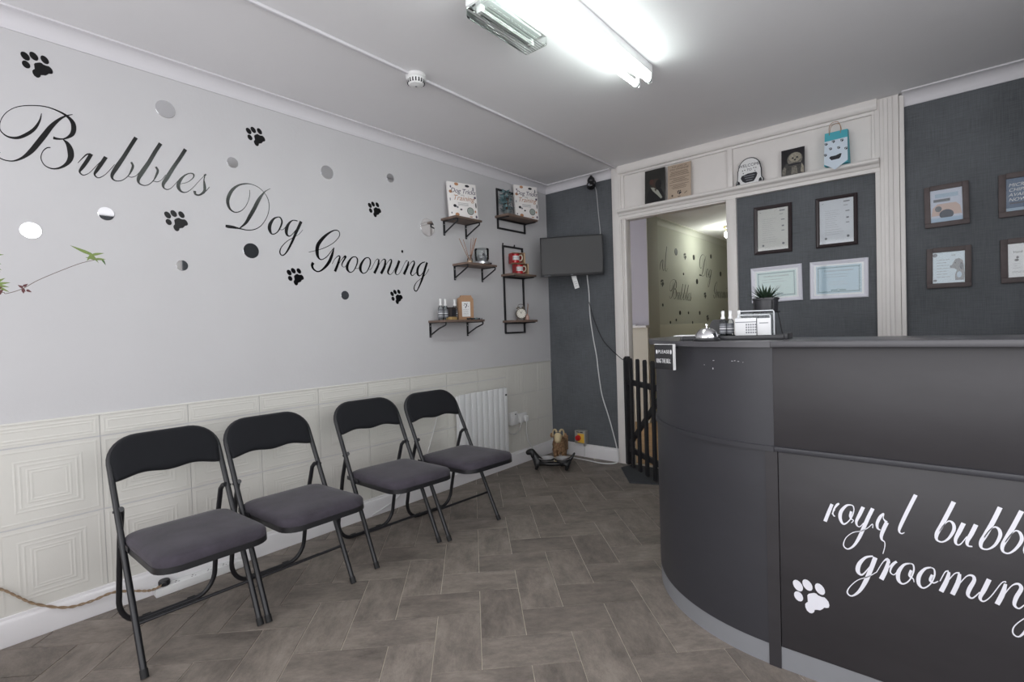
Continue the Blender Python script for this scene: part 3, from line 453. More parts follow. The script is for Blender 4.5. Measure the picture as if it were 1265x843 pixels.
mb.box(wx(2.545), wx(2.570), WY+0.014, BY, 2.184, 2.49, m_wood_w, 0.003)
struct(mb, 'trim_10')
# door lining under the head
struct(B(wx(0.83), wx(1.66), WY+0.012, BY+0.065, 2.095, 2.112, m_wood_w, 0.002), 'door_1')

# ---- back room seen through the doorway
m_lil = mat('lilac_grey_wall', (182, 178, 186), 0.8)
m_grn = mat('pale_sage_wall', (192, 194, 182), 0.8)
m_tan = mat('honey_laminate', (178, 142, 98), 0.5, var=0.2, vscale=8, stretch=(0.2, 2, 1))
bf = struct(B(-0.9, 3.0, BY+0.075, 10.1, -0.06, -0.004, m_tan), 'floor_back')
for k in range(0, 9):
    B(-0.7, 1.8, BY+0.08+0.19*k, BY+0.08+0.19*k+0.187, -0.004, 0.0, m_tan).build('plank', bf, smooth=False)
wp = MB(); wp.box(-0.9, 0.185, 5.70, 6.0, 0, H, m_lil); struct(wp, 'wall_back_room')
ws = MB(); ws.box(0.02, 0.12, 6.0, 10.0, 0, H, m_grn); struct(ws, 'wall_left_back')
struct(B(-0.9, 3.0, 10.0, 10.1, 0, H, m_grn), 'wall_far')
struct(B(2.9, 3.0, BY+0.075, 10.0, 0, H, m_grn), 'wall_right_back')
struct(B(-0.9, -0.8, BY+0.075, 5.7, 0, H, m_lil), 'wall_left_hall')
struct(sweep_box(cove(0.07, 0.075), (0.12, 6.0), (0.12, 10.0), (1, 0), mat('sage_coving', (200, 201, 192), 0.7)), 'trim_11')
struct(B(0.185, 0.192, 5.70, 6.0, 0, H, mat('sage_shade_band', (176, 176, 164), 0.8), 0.001), 'trim_12')  # strip on the wall end; wall shading put into its darker sage
struct(B(0.12, 0.126, 6.0, 9.98, 0, 1.19, mat('cream_lower_wall', (196, 194, 178), 0.8), 0.002), 'trim_13')
struct(B(-0.79, 0.183, 5.67, 5.70, 0.0, 1.165, mat('cream_hall_panel', (206, 200, 186), 0.8), 0.002), 'trim_14')
struct(B(-0.79, 0.195, 5.60, 5.70, 1.165, 1.190, m_wood_w, 0.003), 'trim_15')
# ================================================================== CHAIRS
def make_chair(label):
    t = thing('folding_chair', label, 'chair')
    hw = 0.200; TL = 0.908; dx, dz = -0.4735, 0.881
    def fp(y, s, o=0.0):                               # point in the plane of the front frame
        return (dx*s+o*dz, y, dz*s-o*dx)
    path = [(-hw, 0.012)] + [(-hw, s) for s in (0.25, 0.5, 0.7)]
    r = 0.105
    path += [(-hw+r-r*math.cos(a), TL-r+r*math.sin(a)) for a in [PI/2*k/8 for k in range(9)]]
    path += [(-y, s) for y, s in path[::-1]]
    MB().tube([fp(y, s) for y, s in path], 0.0112, m_black, 12).build('front_frame', t)
    for s in (-1, 1):
        MB().tube([fp(s*hw, 0.0), fp(s*hw, 0.03)], 0.0132, m_rub, 12).build('foot_cap', t)
    # rear U frame
    hr = 0.181
    R = [(-0.281, -hr-0.008, 0.545), (-0.300, -hr-0.004, 0.540), (-0.318, -hr, 0.522), (-0.330, -hr, 0.49), (-0.365, -hr, 0.40), (-0.405, -hr, 0.25), (-0.437, -hr, 0.12)]
    for k in range(1, 8):
        a = PI/2*k/7; R.append((-0.437-0.022*math.sin(a)*0.5, -hr+0.085*(1-math.cos(a)), 0.12-0.108*math.sin(a)))
    R = R + [(x, -y, z) for x, y, z in R[::-1]]
    MB().tube(R, 0.0105, m_black, 12).build('rear_frame', t)
    for s in (-1, 1):
        MB().tube([(-0.455, s*0.10, 0.012), (-0.455, s*0.07, 0.012)], 0.012, m_rub, 10).build('foot_pad', t)
    MB().tube([fp(-hw, 0.185), fp(hw, 0.185)], 0.0065, m_black, 10).build('crossbar', t)
    # seat: rounded pad
    prof = []
    def rr(hx0, hx1, hy, rad0, rad1):
        P = []
        for (cx, cy, a0, r_) in ((hx1-rad1, hy-rad1, 0, rad1), (hx0+rad0, hy-rad0, PI/2, rad0), (hx0+rad0, -hy+rad0, PI, rad0), (hx1-rad1, -hy+rad1, 1.5*PI, rad1)):
            P += [(cx+r_*math.cos(a0+PI/2*k/6), cy+r_*math.sin(a0+PI/2*k/6)) for k in range(7)]
        return P
    layers = [(0.0, -0.016, 0), (0.0, 0.004, 0), (0.0, 0.016, 0), (0.006, 0.026, 1), (0.018, 0.032, 1), (0.06, 0.037, 1), (0.11, 0.0385, 1)]
    mb = MB(); vs = []; N = 28
    for ins, z, _ in layers:
        P = rr(-0.295+ins, 0.180-ins, 0.190-ins, 0.05, 0.075 if ins < 0.05 else 0.03)
        if ins >= 0.05: P = rr(-0.295+ins, 0.180-ins, 0.190-ins, 0.02, 0.03)
        vs += [(x, y, z+0.0) for x, y in P]
    fs = []
    for l in range(len(layers)-1):
        for k in range(N): j = (k+1) % N; fs.append((l*N+k, l*N+j, (l+1)*N+j, (l+1)*N+k))
    fs.append(tuple(range(N))[::-1]); fs.append(tuple((len(layers)-1)*N+k for k in range(N)))
    mb.add(vs, fs, m_velvet); seat = mb.build('seat', t, loc=(0, 0, 0.425), rot=(0, math.radians(-2), 0), angle=60)
    P = rr(-0.296, 0.181, 0.191, 0.05, 0.076)
    MB().prism(P, lambda a, b, d: (a, b, d), -0.024, -0.002, m_blackp).build('seat_base', t, loc=(0, 0, 0.425), rot=(0, math.radians(-2), 0))
    for s in (-1, 1):
        mb = MB(); mb.box(-0.285, -0.17, s*0.195-0.002, s*0.195+0.002, 0.405, 0.425, m_black, 0.001)
        mb.tube([(-0.226, s*0.186, 0.418), (-0.226, s*0.212, 0.418)], 0.005, m_black, 8); mb.build('hinge_bracket', t)
        MB().tube([fp(s*0.180, 0.610), fp(s*0.214, 0.610)], 0.005, m_black, 8).build('pivot_bolt', t)
    # backrest
    U = []; n = 24
    r = 0.105; w2 = hw+0.001; top = TL+0.004
    for k in range(n+1):                                # lower wavy edge
        u = k/n; U.append((-0.190+0.380*u, 0.728+0.012*(1-math.cos(4*PI*u))/2+0.010*math.sin(PI*u)))
    U += [(w2-r+r*math.cos(a), top-r+r*math.sin(a)) for a in [PI/2*k/8 for k in range(9)]]
    U += [(-w2+r-r*math.cos(a), top-r+r*math.sin(a)) for a in [PI/2*(8-k)/8 for k in range(9)]]
    cy_, cs_ = 0, 0.83
    mb = MB(); vs = []; N = len(U)
    for ins, o_ in ((0.0, -0.006), (-0.001, 0.006), (0.004, 0.013), (0.014, 0.0175), (0.03, 0.019)):
        for y, s in U:
            L = math.hypot(y-cy_, s-cs_); f = 1-ins/max(L, 0.04)
            vs.append(fp(cy_+(y-cy_)*f, cs_+(s-cs_)*f, o_))
    fs = []
    for l in range(4):
        for k in range(N): j = (k+1) % N; fs.append((l*N+k, l*N+j, (l+1)*N+j, (l+1)*N+k))
    mb.add(vs, fs, m_velvet2)
    # flat caps as quads between wavy edge and top
    for l in (0, 4):
        b = l*N; idx = [b+k for k in range(N)]
        mb.f.append(tuple(idx)); mb.m.append(mb.mi(m_velvet2))
    mb.build('backrest', t, angle=50)
    return t
ch = make_chair('black folding chair nearest the camera, leftmost in the row')
specs = [((0.690, 0.660), 0.0, None),
         ((0.697, 1.092), 0.0, 'second folding chair from the left, overlapping the nearest one'),
         ((0.672, 1.650), -0.06, 'third folding chair from the left, after the gap in the row'),
         ((0.727, 2.098), -0.05, 'farthest folding chair, in front of the white radiator')]
for (x, y), rz, lb in specs:
    c = ch if lb is None else copy_tree(ch)
    c.location = (x, y, 0); c.rotation_euler = (0, 0, rz); c['group'] = 'folding chairs along the left wall'
    if lb: c['label'] = lb

# ================================================================== LETTERING AND STICKERS
def ribbon(mb, flat, plane, m, d0, d1, k=4):
    pts = [(flat[i]/1000, flat[i+1]/1000, flat[i+2]/1000) for i in range(0, len(flat), 3)]
    S = spline(pts, k)
    if len(S) < 2: return
    Lp, Rp = [], []
    for i, (a, b, w) in enumerate(S):
        p = S[max(0, i-1)]; q_ = S[min(len(S)-1, i+1)]
        tx, ty = q_[0]-p[0], q_[1]-p[1]; l = math.hypot(tx, ty) or 1e-6; nx, ny = -ty/l, tx/l; w = max(w, 0.0022)
        Lp.append((a+nx*w/2, b+ny*w/2)); Rp.append((a-nx*w/2, b-ny*w/2))
    n = len(S); vs = []
    for d in (d0, d1):
        vs += [plane(a, b, d) for a, b in Lp]+[plane(a, b, d) for a, b in Rp]
    fs = []
    for i in range(n-1):
        fs += [(i, i+1, n+i+1, n+i), (2*n+i, 3*n+i, 3*n+i+1, 2*n+i+1), (i, 2*n+i, 2*n+i+1, i+1), (n+i, n+i+1, 3*n+i+1, 3*n+i)]
    fs += [(0, n, 3*n, 2*n), (n-1, 3*n-1, 4*n-1, 2*n-1)]
    mb.add(vs, fs, m)
WPL = lambda a, b, d: (d, a, b)                  # on the left wall
CPL = lambda a, b, d: (a, 1.867-d, b)            # on the counter front
BPL = lambda a, b, d: (0.12+d, 5.95+(a-0.17)*1.25+0.0, b)
def word(name, key, label, cat, plane, m, d1=0.0015, group=None, sel=None):
    t = thing(name, label, cat, (0, 0, 0), group=group)
    for L_ in (sel or LETTERS[key]):
        mb = MB()
        for q_, st in enumerate(L_): ribbon(mb, st, plane, m, 0.0002, 0.0006+0.00012*q_)
        mb.build('letter', t, smooth=False)
    return t
G1 = 'script lettering on the white wall'
word('wall_lettering', 'bubbles', 'large black script word Bubbles on the white wall', 'lettering', WPL, m_blk, group=G1)
word('wall_lettering', 'dog', 'black script word Dog in the middle of the white wall', 'lettering', WPL, m_blk, group=G1)
word('wall_lettering', 'grooming', 'black script word Grooming on the white wall left of the shelves', 'lettering', WPL, m_blk, group=G1)
G2 = 'white lettering on the counter front'
word('counter_lettering', 'c_royal', 'white script word royal on the dark counter front', 'lettering', CPL, m_white, group=G2)
word('counter_lettering', 'c_bubbles', 'white script word bubbles cut by the right picture edge on counter', 'lettering', CPL, m_white, group=G2)
word('counter_lettering', 'c_grooming', 'white script word grooming on lower line of the counter front', 'lettering', CPL, m_white, group=G2)
def paw(name, label, cx, cy, sc, plane, m, rot=0.0, group=None):
    t = thing(name, label, 'sticker', (0, 0, 0), group=group)
    c, s = math.cos(rot), math.sin(rot)
    for i, pl in enumerate(PAW):
        P = [((a*c-b*s)*sc/1000, (a*s+b*c)*sc/1000) for a, b in pl]
        MB().prism([(cx+a, cy+b) for a, b in P], plane, 0.0002, 0.0014, m).build('pad' if i == 4 else 'toe', t, smooth=False)
    return t
G3 = 'black paw prints on the white wall'
for (y, z, lb, r_) in [(0.349, 2.364, 'black paw print sticker above the word Bubbles, near the coving', 0.0),
                 (1.226, 2.306, 'black paw print sticker above the word Dog', 0.12),
                 (0.826, 1.787, 'black paw print sticker left of the word Dog, below Bubbles', 0.05),
                 (1.978, 2.027, 'black paw print sticker above the word Grooming', 0.10),
                 (1.416, 1.547, 'black paw print sticker below left of the word Grooming', 0.10),
                 (2.129, 1.449, 'black paw print sticker below the end of the word Grooming', 0.15)]:
    paw('paw_sticker', lb, y, z, 0.93, WPL, m_blk, r_, G3)
paw('counter_paw_sticker', 'white paw print sticker low on the dark counter front', 2.5218, 0.2801, 1.0, CPL, m_white)
G4 = 'round mirror stickers on the white wall'
for (y, z, r_, lb) in [(0.802, 2.324, 0.042, 'round mirror sticker high above the end of Bubbles'),
        (1.098, 2.135, 0.028, 'small round mirror sticker just above the letter D of Dog'),
        (1.643, 2.201, 0.041, 'round mirror sticker high up between Dog and Grooming'),
        (2.113, 2.264, 0.030, 'small round mirror sticker high up, nearest to the coving above Grooming'),
        (2.428, 1.969, 0.066, 'largest round mirror sticker, left of the top shelf'),
        (1.173, 1.674, 0.041, 'round mirror sticker below the word Dog, looking dark'),
        (1.731, 1.448, 0.028, 'small round mirror sticker under the word Grooming, looking dark'),
        (0.552, 1.780, 0.030, 'bright round mirror sticker under the middle of Bubbles'),
        (0.302, 1.672, 0.034, 'bright round mirror sticker at the far left of the wall'),
        (0.841, 1.569, 0.026, 'small half dark mirror sticker below the left paw print')]:
    mb = MB(); mb.lathe([(r_, 0), (r_, 0.0018), (r_-0.0008, 0.0024)], m_mirror, 36)
    o = mb.build('mirror_sticker', rot=(0, PI/2, 0), loc=(0.0002, y, z), angle=20); tag(o, lb, 'mirror', G4)
# lettering repeated in the back room
m_blk2 = mat('faded_black_vinyl', (52, 54, 50), 0.6)
def bpl(y0, z0, k):
    def f(a, b, d): return (0.135+d, y0+a*k, z0+b*k)
    return f
def shift(key):
    L_ = LETTERS[key]; ys_ = [v for l in L_ for st in l for v in st[0::3]]; zs_ = [v for l in L_ for st in l for v in st[1::3]]
    a, b = min(ys_), min(zs_)
    return [[[v-(a if i % 3 == 0 else b if i % 3 == 1 else 0) for i, v in enumerate(st)] for st in l] for l in L_]
def bpl(y0, z0, k): return lambda a, b, d: (0.122+d, y0+a*k, z0+b*k)
G5 = 'lettering in the back room'
word('back_room_lettering', None, 'script word Bubbles on the green wall seen through the doorway', 'lettering', bpl(6.49, 1.53, 1.03), m_blk2, 0.003, G5, shift('bubbles'))
word('back_room_lettering', None, 'script word Dog on the green wall seen through the doorway', 'lettering', bpl(7.62, 1.76, 1.3), m_blk2, 0.003, G5, shift('dog'))
word('back_room_lettering', None, 'script word Grooming beside the doorway mullion in the back room', 'lettering', bpl(8.22, 1.50, 1.0), m_blk2, 0.003, G5, shift('grooming'))
word('back_room_lettering', None, 'cut off script letters al at left of the green wall', 'lettering', bpl(6.20, 1.90, 1.0), m_blk2, 0.003, G5, [shift('c_royal')[3], shift('c_royal')[4]] if False else [[[0,0,6, 30,90,14, 90,140,6, 110,120,4],[110,140,14, 90,40,16, 120,0,5, 150,30,4]], [[240,330,16, 190,160,18, 175,30,14, 210,0,5, 250,40,4]]])
G6 = 'dots and paw prints on the back room wall'
for (y, z, lb) in [(6.27, 1.735, 'small paw print left of the word Bubbles in the back room'), (7.07, 2.154, 'small paw print high above the word Bubbles in the back room'), (7.85, 1.62, 'small paw print below the word Dog in the back room'), (7.94, 1.27, 'lowest paw print on the green wall, just above the bell')]:
    paw('back_room_paw', lb, y, z, 0.9, lambda a, b, d: (0.1215+d, a, b), m_blk2, 0.1, G6)
for (y, z, r_, lb) in [(6.75, 2.19, .05, 'dark round sticker left of the highest paw print in the back room'), (7.41, 2.17, .04, 'dark round sticker right of the highest paw print in the back room'), (8.15, 2.25, .035, 'dark round sticker above right of the word Dog in the back room'), (7.52, 1.82, .04, 'dark round sticker between Bubbles and Dog in the back room'), (6.84, 1.35, .03, 'dark round sticker under the word Bubbles in the back room'), (7.6, 1.35, .03, 'dark round sticker low down under Dog in the back room'), (8.6, 2.0, .04, 'dark round sticker near the mullion above Grooming in the back room'),
        (6.27, 1.45, .02, 'tiny dark dot low at the left end of the green wall'), (7.3, 1.21, .02, 'tiny dark dot lowest under the end of Bubbles on green wall'), (6.5, 1.22, .02, 'tiny dark dot lowest under the start of Bubbles on green wall'), (7.0, 1.9, .018, 'tiny dark dot just above the word Bubbles on green wall'), (7.15, 1.35, .02, 'tiny dark dot right of the round sticker under Bubbles'), (6.7, 1.25, .018, 'tiny dark dot below left of the round sticker under Bubbles'), (8.7, 1.4, .02, 'tiny dark dot under the word Grooming by the mullion')]:
    o = MB().lathe([(r_, 0), (r_, 0.003)], m_blk2, 14).build('back_room_dot', rot=(0, PI/2, 0), loc=(0.1205, y, z)); tag(o, lb or 'tiny dark dot sticker on the green back room wall', 'sticker', G6)
# ================================================================== COUNTER
CX, CY, CR = 2.42, 2.517, 0.65
FYc = 1.867; XR = RX-0.03
ct = thing('reception_counter', 'dark grey reception counter with a curved left end and metal kick strip', 'counter', (0, 0, 0))
def curve_pts(R, n=28, x_end=None, y_end=2.78):
    """front line from right to left, round the quarter, then back"""
    P = [(CX+R*math.cos(a), CY+R*math.sin(a)) for a in [-PI/2-PI/2*k/n for k in range(n+1)]]
    return P+[(CX-R, y_end)]
def strip(mb, Ro, Ri, z0, z1, m, pts0=None):
    A = curve_pts(Ro); B_ = curve_pts(Ri); n = len(A)
    vs = [(x, y, z) for z in (z0, z1) for x, y in A]+[(x, y, z) for z in (z0, z1) for x, y in B_]
    fs = []
    for i in range(n-1):
        fs += [(i, i+1, n+i+1, n+i), (2*n+i, 3*n+i, 3*n+i+1, 2*n+i+1), (n+i, n+i+1, 3*n+i+1, 3*n+i), (i, 2*n+i, 2*n+i+1, i+1)]
    fs += [(0, n, 3*n, 2*n), (n-1, 3*n-1, 4*n-1, 2*n-1)]
    return mb.add(vs, fs, m)
strip(MB(), CR, CR-0.02, 0.77, 1.11, m_cntc).build('curved_panel', ct)
strip(MB(), CR, CR-0.02, 0.074, 0.752, m_cntc).build('curved_panel', ct)
strip(MB(), CR-0.002, CR-0.02, 0.0, 0.073, m_kick).build('kick_strip', ct)
B(CX+0.012, XR, FYc, FYc+0.02, 0.077, 0.752, m_cnt, 0.001).build('front_panel', ct)
B(CX-0.0, XR, FYc, FYc+0.02, 0.77, 1.11, m_cnt, 0.001).build('front_panel', ct)
B(CX+0.0, XR, FYc+0.002, FYc+0.02, 0.0, 0.076, m_kick).build('kick_strip', ct)
mb = MB(); strip(mb, CR+0.007, CR-0.02, 0.752, 0.770, m_cntc); mb.build('ledge_strip', ct)
B(CX, XR, FYc-0.007, FYc+0.02, 0.752, 0.770, m_cntc, 0.003).build('ledge_strip', ct)
B(CX-0.028, CX+0.010, FYc-0.002, FYc+0.02, 0.0, 0.752, m_cnt).build('corner_post', ct)
m_slab = mat('grey_worktop', (78, 77, 81), 0.33, spec=0.5, var=0.05, vscale=5)
mb = MB(); strip(mb, CR+0.03, 0.27, 1.11, 1.13, m_slab)
mb.build('worktop', ct)
B(CX, XR, FYc-0.030, FYc+0.38, 1.11, 1.13, m_slab, 0.002).build('worktop', ct)
B(CX+0.1, XR, FYc+0.02, FYc+0.62, 0.74, 0.765, m_slab, 0.002).build('inner_desk', ct)
B(XR-0.02, XR, FYc+0.02, FYc+0.62, 0.0, 1.11, m_cnt).build('end_panel', ct)
B(CX-0.636, CX-0.30, 2.76, 2.78, 0.0, 1.11, m_cnt).build('end_panel', ct)
m_chip = mat('paint_chip', (205, 205, 208), 0.6)
mb = MB()
for (a, z, w, h) in [(-1.745, 1.058, .006, .0015), (-1.765, 1.060, .004, .002), (-1.78, 1.0585, .007, .0014), (-1.90, 1.028, .003, .006), (-1.895, 1.058, .006, .002), (-1.96, 1.04, .002, .002), (-1.72, 1.055, .003, .001)]:
    x, y = CX+(CR+0.0006)*math.cos(a), CY+(CR+0.0006)*math.sin(a); old = mb.T; mb.T = TT(x, y, z) @ Matrix.Rotation(a+PI/2, 4, 'Z'); mb.box(-w/2, w/2, -0.0004, 0.0006, -h/2, h/2, m_chip); mb.T = old
mb.build('paint_chips', ct)

# ---- things on the counter
zc = 1.13
m_tray = mat('black_tray', (40, 40, 44), 0.35)
t = thing('serving_tray', 'long low black tray on the counter behind the bell', 'tray', (2.21, 2.07, zc), 0.10)
mb = MB(); mb.box(-0.15, 0.21, -0.075, 0.075, 0, 0.010, m_tray, 0.003); 
mb.build('base', t)
mb = MB(); mb.box(-0.15, 0.21, -0.082, -0.075, 0.0, 0.017, m_tray, 0.002); mb.box(-0.15, 0.21, 0.075, 0.082, 0, 0.017, m_tray, 0.002); mb.box(0.21, 0.222, -0.082, 0.082, 0, 0.022, m_tray, 0.003); mb.box(-0.160, -0.15, -0.082, 0.082, 0, 0.014, m_tray, 0.002); mb.build('rim', t)
t = thing('paper_pad', 'white paper lying flat on the left end of the black tray', 'paper', (2.080, 2.045, zc+0.0175), 0.10)
B(-0.06, 0.10, -0.05, 0.05, 0, 0.0035, m_paper, 0.001).build('sheet', t)
# bell
t = thing('service_bell', 'chrome service bell with a black base on the counter edge', 'bell', (2.178, 1.935, zc))
MB().lathe([(0.047, 0), (0.049, 0.003), (0.047, 0.008), (0.040, 0.012)], m_blackp, 28).build('base', t)
MB().lathe([(0.041, 0.011), (0.042, 0.015), (0.040, 0.024), (0.034, 0.036), (0.024, 0.045), (0.012, 0.049), (0.004, 0.050)], m_chrome, 32).build('dome', t, angle=60)
MB().lathe([(0.003, 0.048), (0.003, 0.056), (0.006, 0.058), (0.006, 0.062), (0.002, 0.065)], m_chrome, 14).build('plunger', t)
# black phone stand behind the bell
t = thing('desk_stand', 'small black angular stand just behind the chrome bell', 'stand', (2.155, 2.135, zc+0.011))
MB().prism([(-0.050, 0), (0.052, 0), (0.030, 0.048), (0.022, 0.052), (-0.014, 0.052), (-0.022, 0.046)], lambda a, b, d: (a, d, b*1.35), -0.012, 0.022, m_blackp).build('body', t)
B(-0.058, 0.056, -0.016, 0.026, -0.0005, 0.006, m_blackp, 0.002).build('foot', t)
# spray bottles
def spray(label, loc, group, h=0.115, r=0.0135, lab=None, cat='bottle'):
    t = thing('spray_bottle', label, cat, loc, group=group)
    MB().lathe([(r*0.9, 0), (r, 0.003), (r, h*0.56), (r*0.75, h*0.64), (r*0.5, h*0.67), (r*0.5, h*0.70)], m_clr, 14).build('bottle', t)
    lb_ = MB().lathe([(r*1.02, h*0.12), (r*1.02, h*0.52)], mat('charcoal_label', (104, 106, 112), 0.5), 14).build('bottle_label', t)
    mb = MB()
    mb.lathe([(r*1.03, h*0.30), (r*1.03, h*0.335)], m_paper, 14); mb.lathe([(r*1.03, h*0.40), (r*1.03, h*0.41)], m_paper, 14); mb.lathe([(r*1.03, h*0.20), (r*1.03, h*0.21)], m_paper, 14); mb.build('label_print', lb_)
    MB().lathe([(r*0.62, h*0.69), (r*0.62, h*0.74), (r*0.42, h*0.80), (r*0.5, h*0.99), (r*0.3, h)], m_whp, 12).build('cap', t)
    return t
for k, (dx_, dy_) in enumerate([(0, 0), (0.028, 0.002), (0.058, 0.012)]):
    spray(['clear spray bottle on the counter, left of the pair behind the bell', 'clear spray bottle on the counter, right of the pair', 'clear spray bottle tucked behind the card holder'][k], (2.188+dx_, 2.098+dy_, zc+0.0102), 'small spray bottles on the counter', h=0.105)
# card holder
t = thing('leaflet_holder', 'clear plastic holder with white cards on the counter by the plant', 'holder', (2.302, 2.085, zc+0.0102), 0.12)
def wire_frame(x0, x1, z0, z1, y, m, r=0.0028):
    rc = 0.008
    P = [(x0, y, z0), (x0, y, z1-rc)]+[(x0+rc-rc*math.cos(a), y, z1-rc+rc*math.sin(a)) for a in (PI/6, PI/3, PI/2)]+[(x1-rc+rc*math.sin(a), y, z1-rc+rc*math.cos(a)) for a in (PI/6, PI/3, PI/2)]+[(x1, y, z0)]
    return MB().tube(P, r, m, 8)
m_acr = mat('frosted_acrylic', (205, 208, 212), 0.15)
wire_frame(-0.055, 0.072, 0.0, 0.100, 0.030, m_acr).build('frame', t); wire_frame(-0.052, 0.062, 0.0, 0.084, 0.008, m_acr).build('frame', t)
B(-0.058, 0.075, -0.030, 0.036, 0, 0.005, m_clr, 0.001).build('tray', t); B(-0.055, 0.070, 0.026, 0.028, 0.005, 0.092, m_clr).build('panel', t)
for k, (xa, xb, zt, yy, tilt) in enumerate([(-0.060, 0.015, 0.072, -0.012, 0), (0.017, 0.064, 0.070, -0.004, 0)]):
    tt_ = thing('business_cards', ['stack of white loyalty cards with grid print, left in holder', 'stack of plain white cards, right in holder'][k], 'cards', (2.302, 2.085, zc+0.0155), 0.12, 'cards in the clear holder')
    B(xa, xb, yy, yy+0.006, 0, zt-0.005, m_paper, 0.0008).build('card', tt_)
    if k == 0:
        mb = MB()
        for i in range(5):
            for j in range(4): mb.box(-0.022+i*0.008, -0.017+i*0.008, yy-0.0006, yy-0.0001, 0.008+j*0.010, 0.014+j*0.010, m_ink)
        mb.box(-0.060, 0.016, yy-0.0005, yy-0.0001, 0.05, 0.053, m_ink); mb.build('print', tt_)
    else: B(xa+0.008, xb-0.008, yy-0.0006, yy-0.0001, 0.045, 0.048, m_ink).build('print', tt_)
# plant stand + pot + succulent
PX, PY = 2.320, 2.215
t = thing('wire_plant_stand', 'thin black wire stand holding the plant pot over the counter', 'stand', (PX, PY, zc))
mb = MB()
for k in range(4):
    a = PI/4+k*PI/2; mb.tube([(0.072*math.cos(a), 0.072*math.sin(a), 0.0), (0.050*math.cos(a), 0.050*math.sin(a), 0.11), (0.0515*math.cos(a), 0.0515*math.sin(a), 0.150)], 0.0022, m_black, 8).build('leg', t); mb = MB()
mb = MB(); mb.tube([(0.050*math.cos(2*PI*k/24), 0.050*math.sin(2*PI*k/24), 0.105) for k in range(24)], 0.0022, m_black, 8, closed=True); mb.tube([(-0.05, 0, 0.105), (0.05, 0, 0.105)], 0.002, m_black, 6); mb.tube([(0, -0.05, 0.105), (0, 0.05, 0.105)], 0.002, m_black, 6); mb.build('ring', t)
t = thing('potted_succulent', 'spiky green succulent in a black pot on the wire stand', 'plant', (PX, PY, zc+0.1075))
MB().lathe([(0.038, 0), (0.043, 0.003), (0.046, 0.045), (0.049, 0.046), (0.049, 0.054), (0.044, 0.054), (0.043, 0.046)], mat('charcoal_pot', (44, 44, 48), 0.4), 28).build('pot', t)
def blade(mb, p0, dirx, L, w, m, curl=0.3, seg=5, th=0.0012, up=(0, 0, 1)):
    d = Vector(dirx).normalized(); up = Vector(up); side = d.cross(up); side = side.normalized() if side.length > 1e-4 else Vector((1,0,0)); p = Vector(p0); vs = []; 
    for i in range(seg+1):
        f = i/seg; ww = w*(1-f**1.6)*0.5*(0.75+0.5*min(1, f*3)) + 0.0002; n_ = side.cross(d).normalized()
        vs += [tuple(p-side*ww), tuple(p+n_*th*(1-f)), tuple(p+side*ww), tuple(p-n_*th*(1-f)*1.6)]
        d = (d+Vector((0,0,-curl/seg))).normalized(); p = p+d*L/seg
    fs = []
    for i in range(seg):
        for k in range(4): l = (k+1) % 4; fs.append((i*4+k, i*4+l, i*4+4+l, i*4+4+k))
    mb.add(vs, fs, m)
rnd = random.Random(3)
fo = MB().lathe([(0.043, 0.046), (0.02, 0.052)], m_rub, 16).build('soil', t)
nleaf = 0
for k in range(46):
    a = k*2.4; el = 0.15+1.25*(k/46); L = 0.058+0.016*rnd.random()
    if el > 1.2: L *= 0.8
    mb = MB(); blade(mb, (0.012*math.cos(a), 0.012*math.sin(a), 0.048), (math.cos(a)*math.cos(el), math.sin(a)*math.cos(el), math.sin(el)), L, 0.010, m_leafd, 0.25); mb.build('leaf', t)

# ---- "please ring the bell" sign on the counter edge
t = thing('counter_sign', 'small black sign PLEASE RING THE BELL at the curved counter edge', 'sign', (2.012, 1.925, 1.068), math.radians(-18))
sg = B(-0.048, 0.048, -0.004, 0.006, -0.050, 0.050, mat('sign_black', (40, 40, 43), 0.4), 0.001).build('plate', t)
mb = MB(); mb.box(-0.050, 0.050, -0.0045, 0.0045, 0.0495, 0.0515, m_whp); mb.box(0.0475, 0.0500, -0.006, 0.007, -0.051, 0.0515, m_whp); mb.build('edge', t)
mb = MB(); add_text(mb, 'PLEASE', 0.019, m_paper, TT(0, -0.0045, 0.020) @ RB); add_text(mb, 'RING THE BELL', 0.0108, m_paper, TT(-0.002, -0.0045, -0.017) @ RB @ Matrix.Scale(2.3, 4, (0, 1, 0)))
for s in (-1, 1):
    mb.prism([(s*0.036+0.004*math.cos(2*PI*k/12), 0.020+0.009*math.sin(2*PI*k/12)) for k in range(12)], lambda a, b, d: (a, d, b), -0.0048, -0.0040, m_paper)
mb.build('lettering', t, smooth=False)
B(-0.02, 0.045, 0.006, 0.030, 0.034, 0.0419, m_blackp).build('bracket', t)

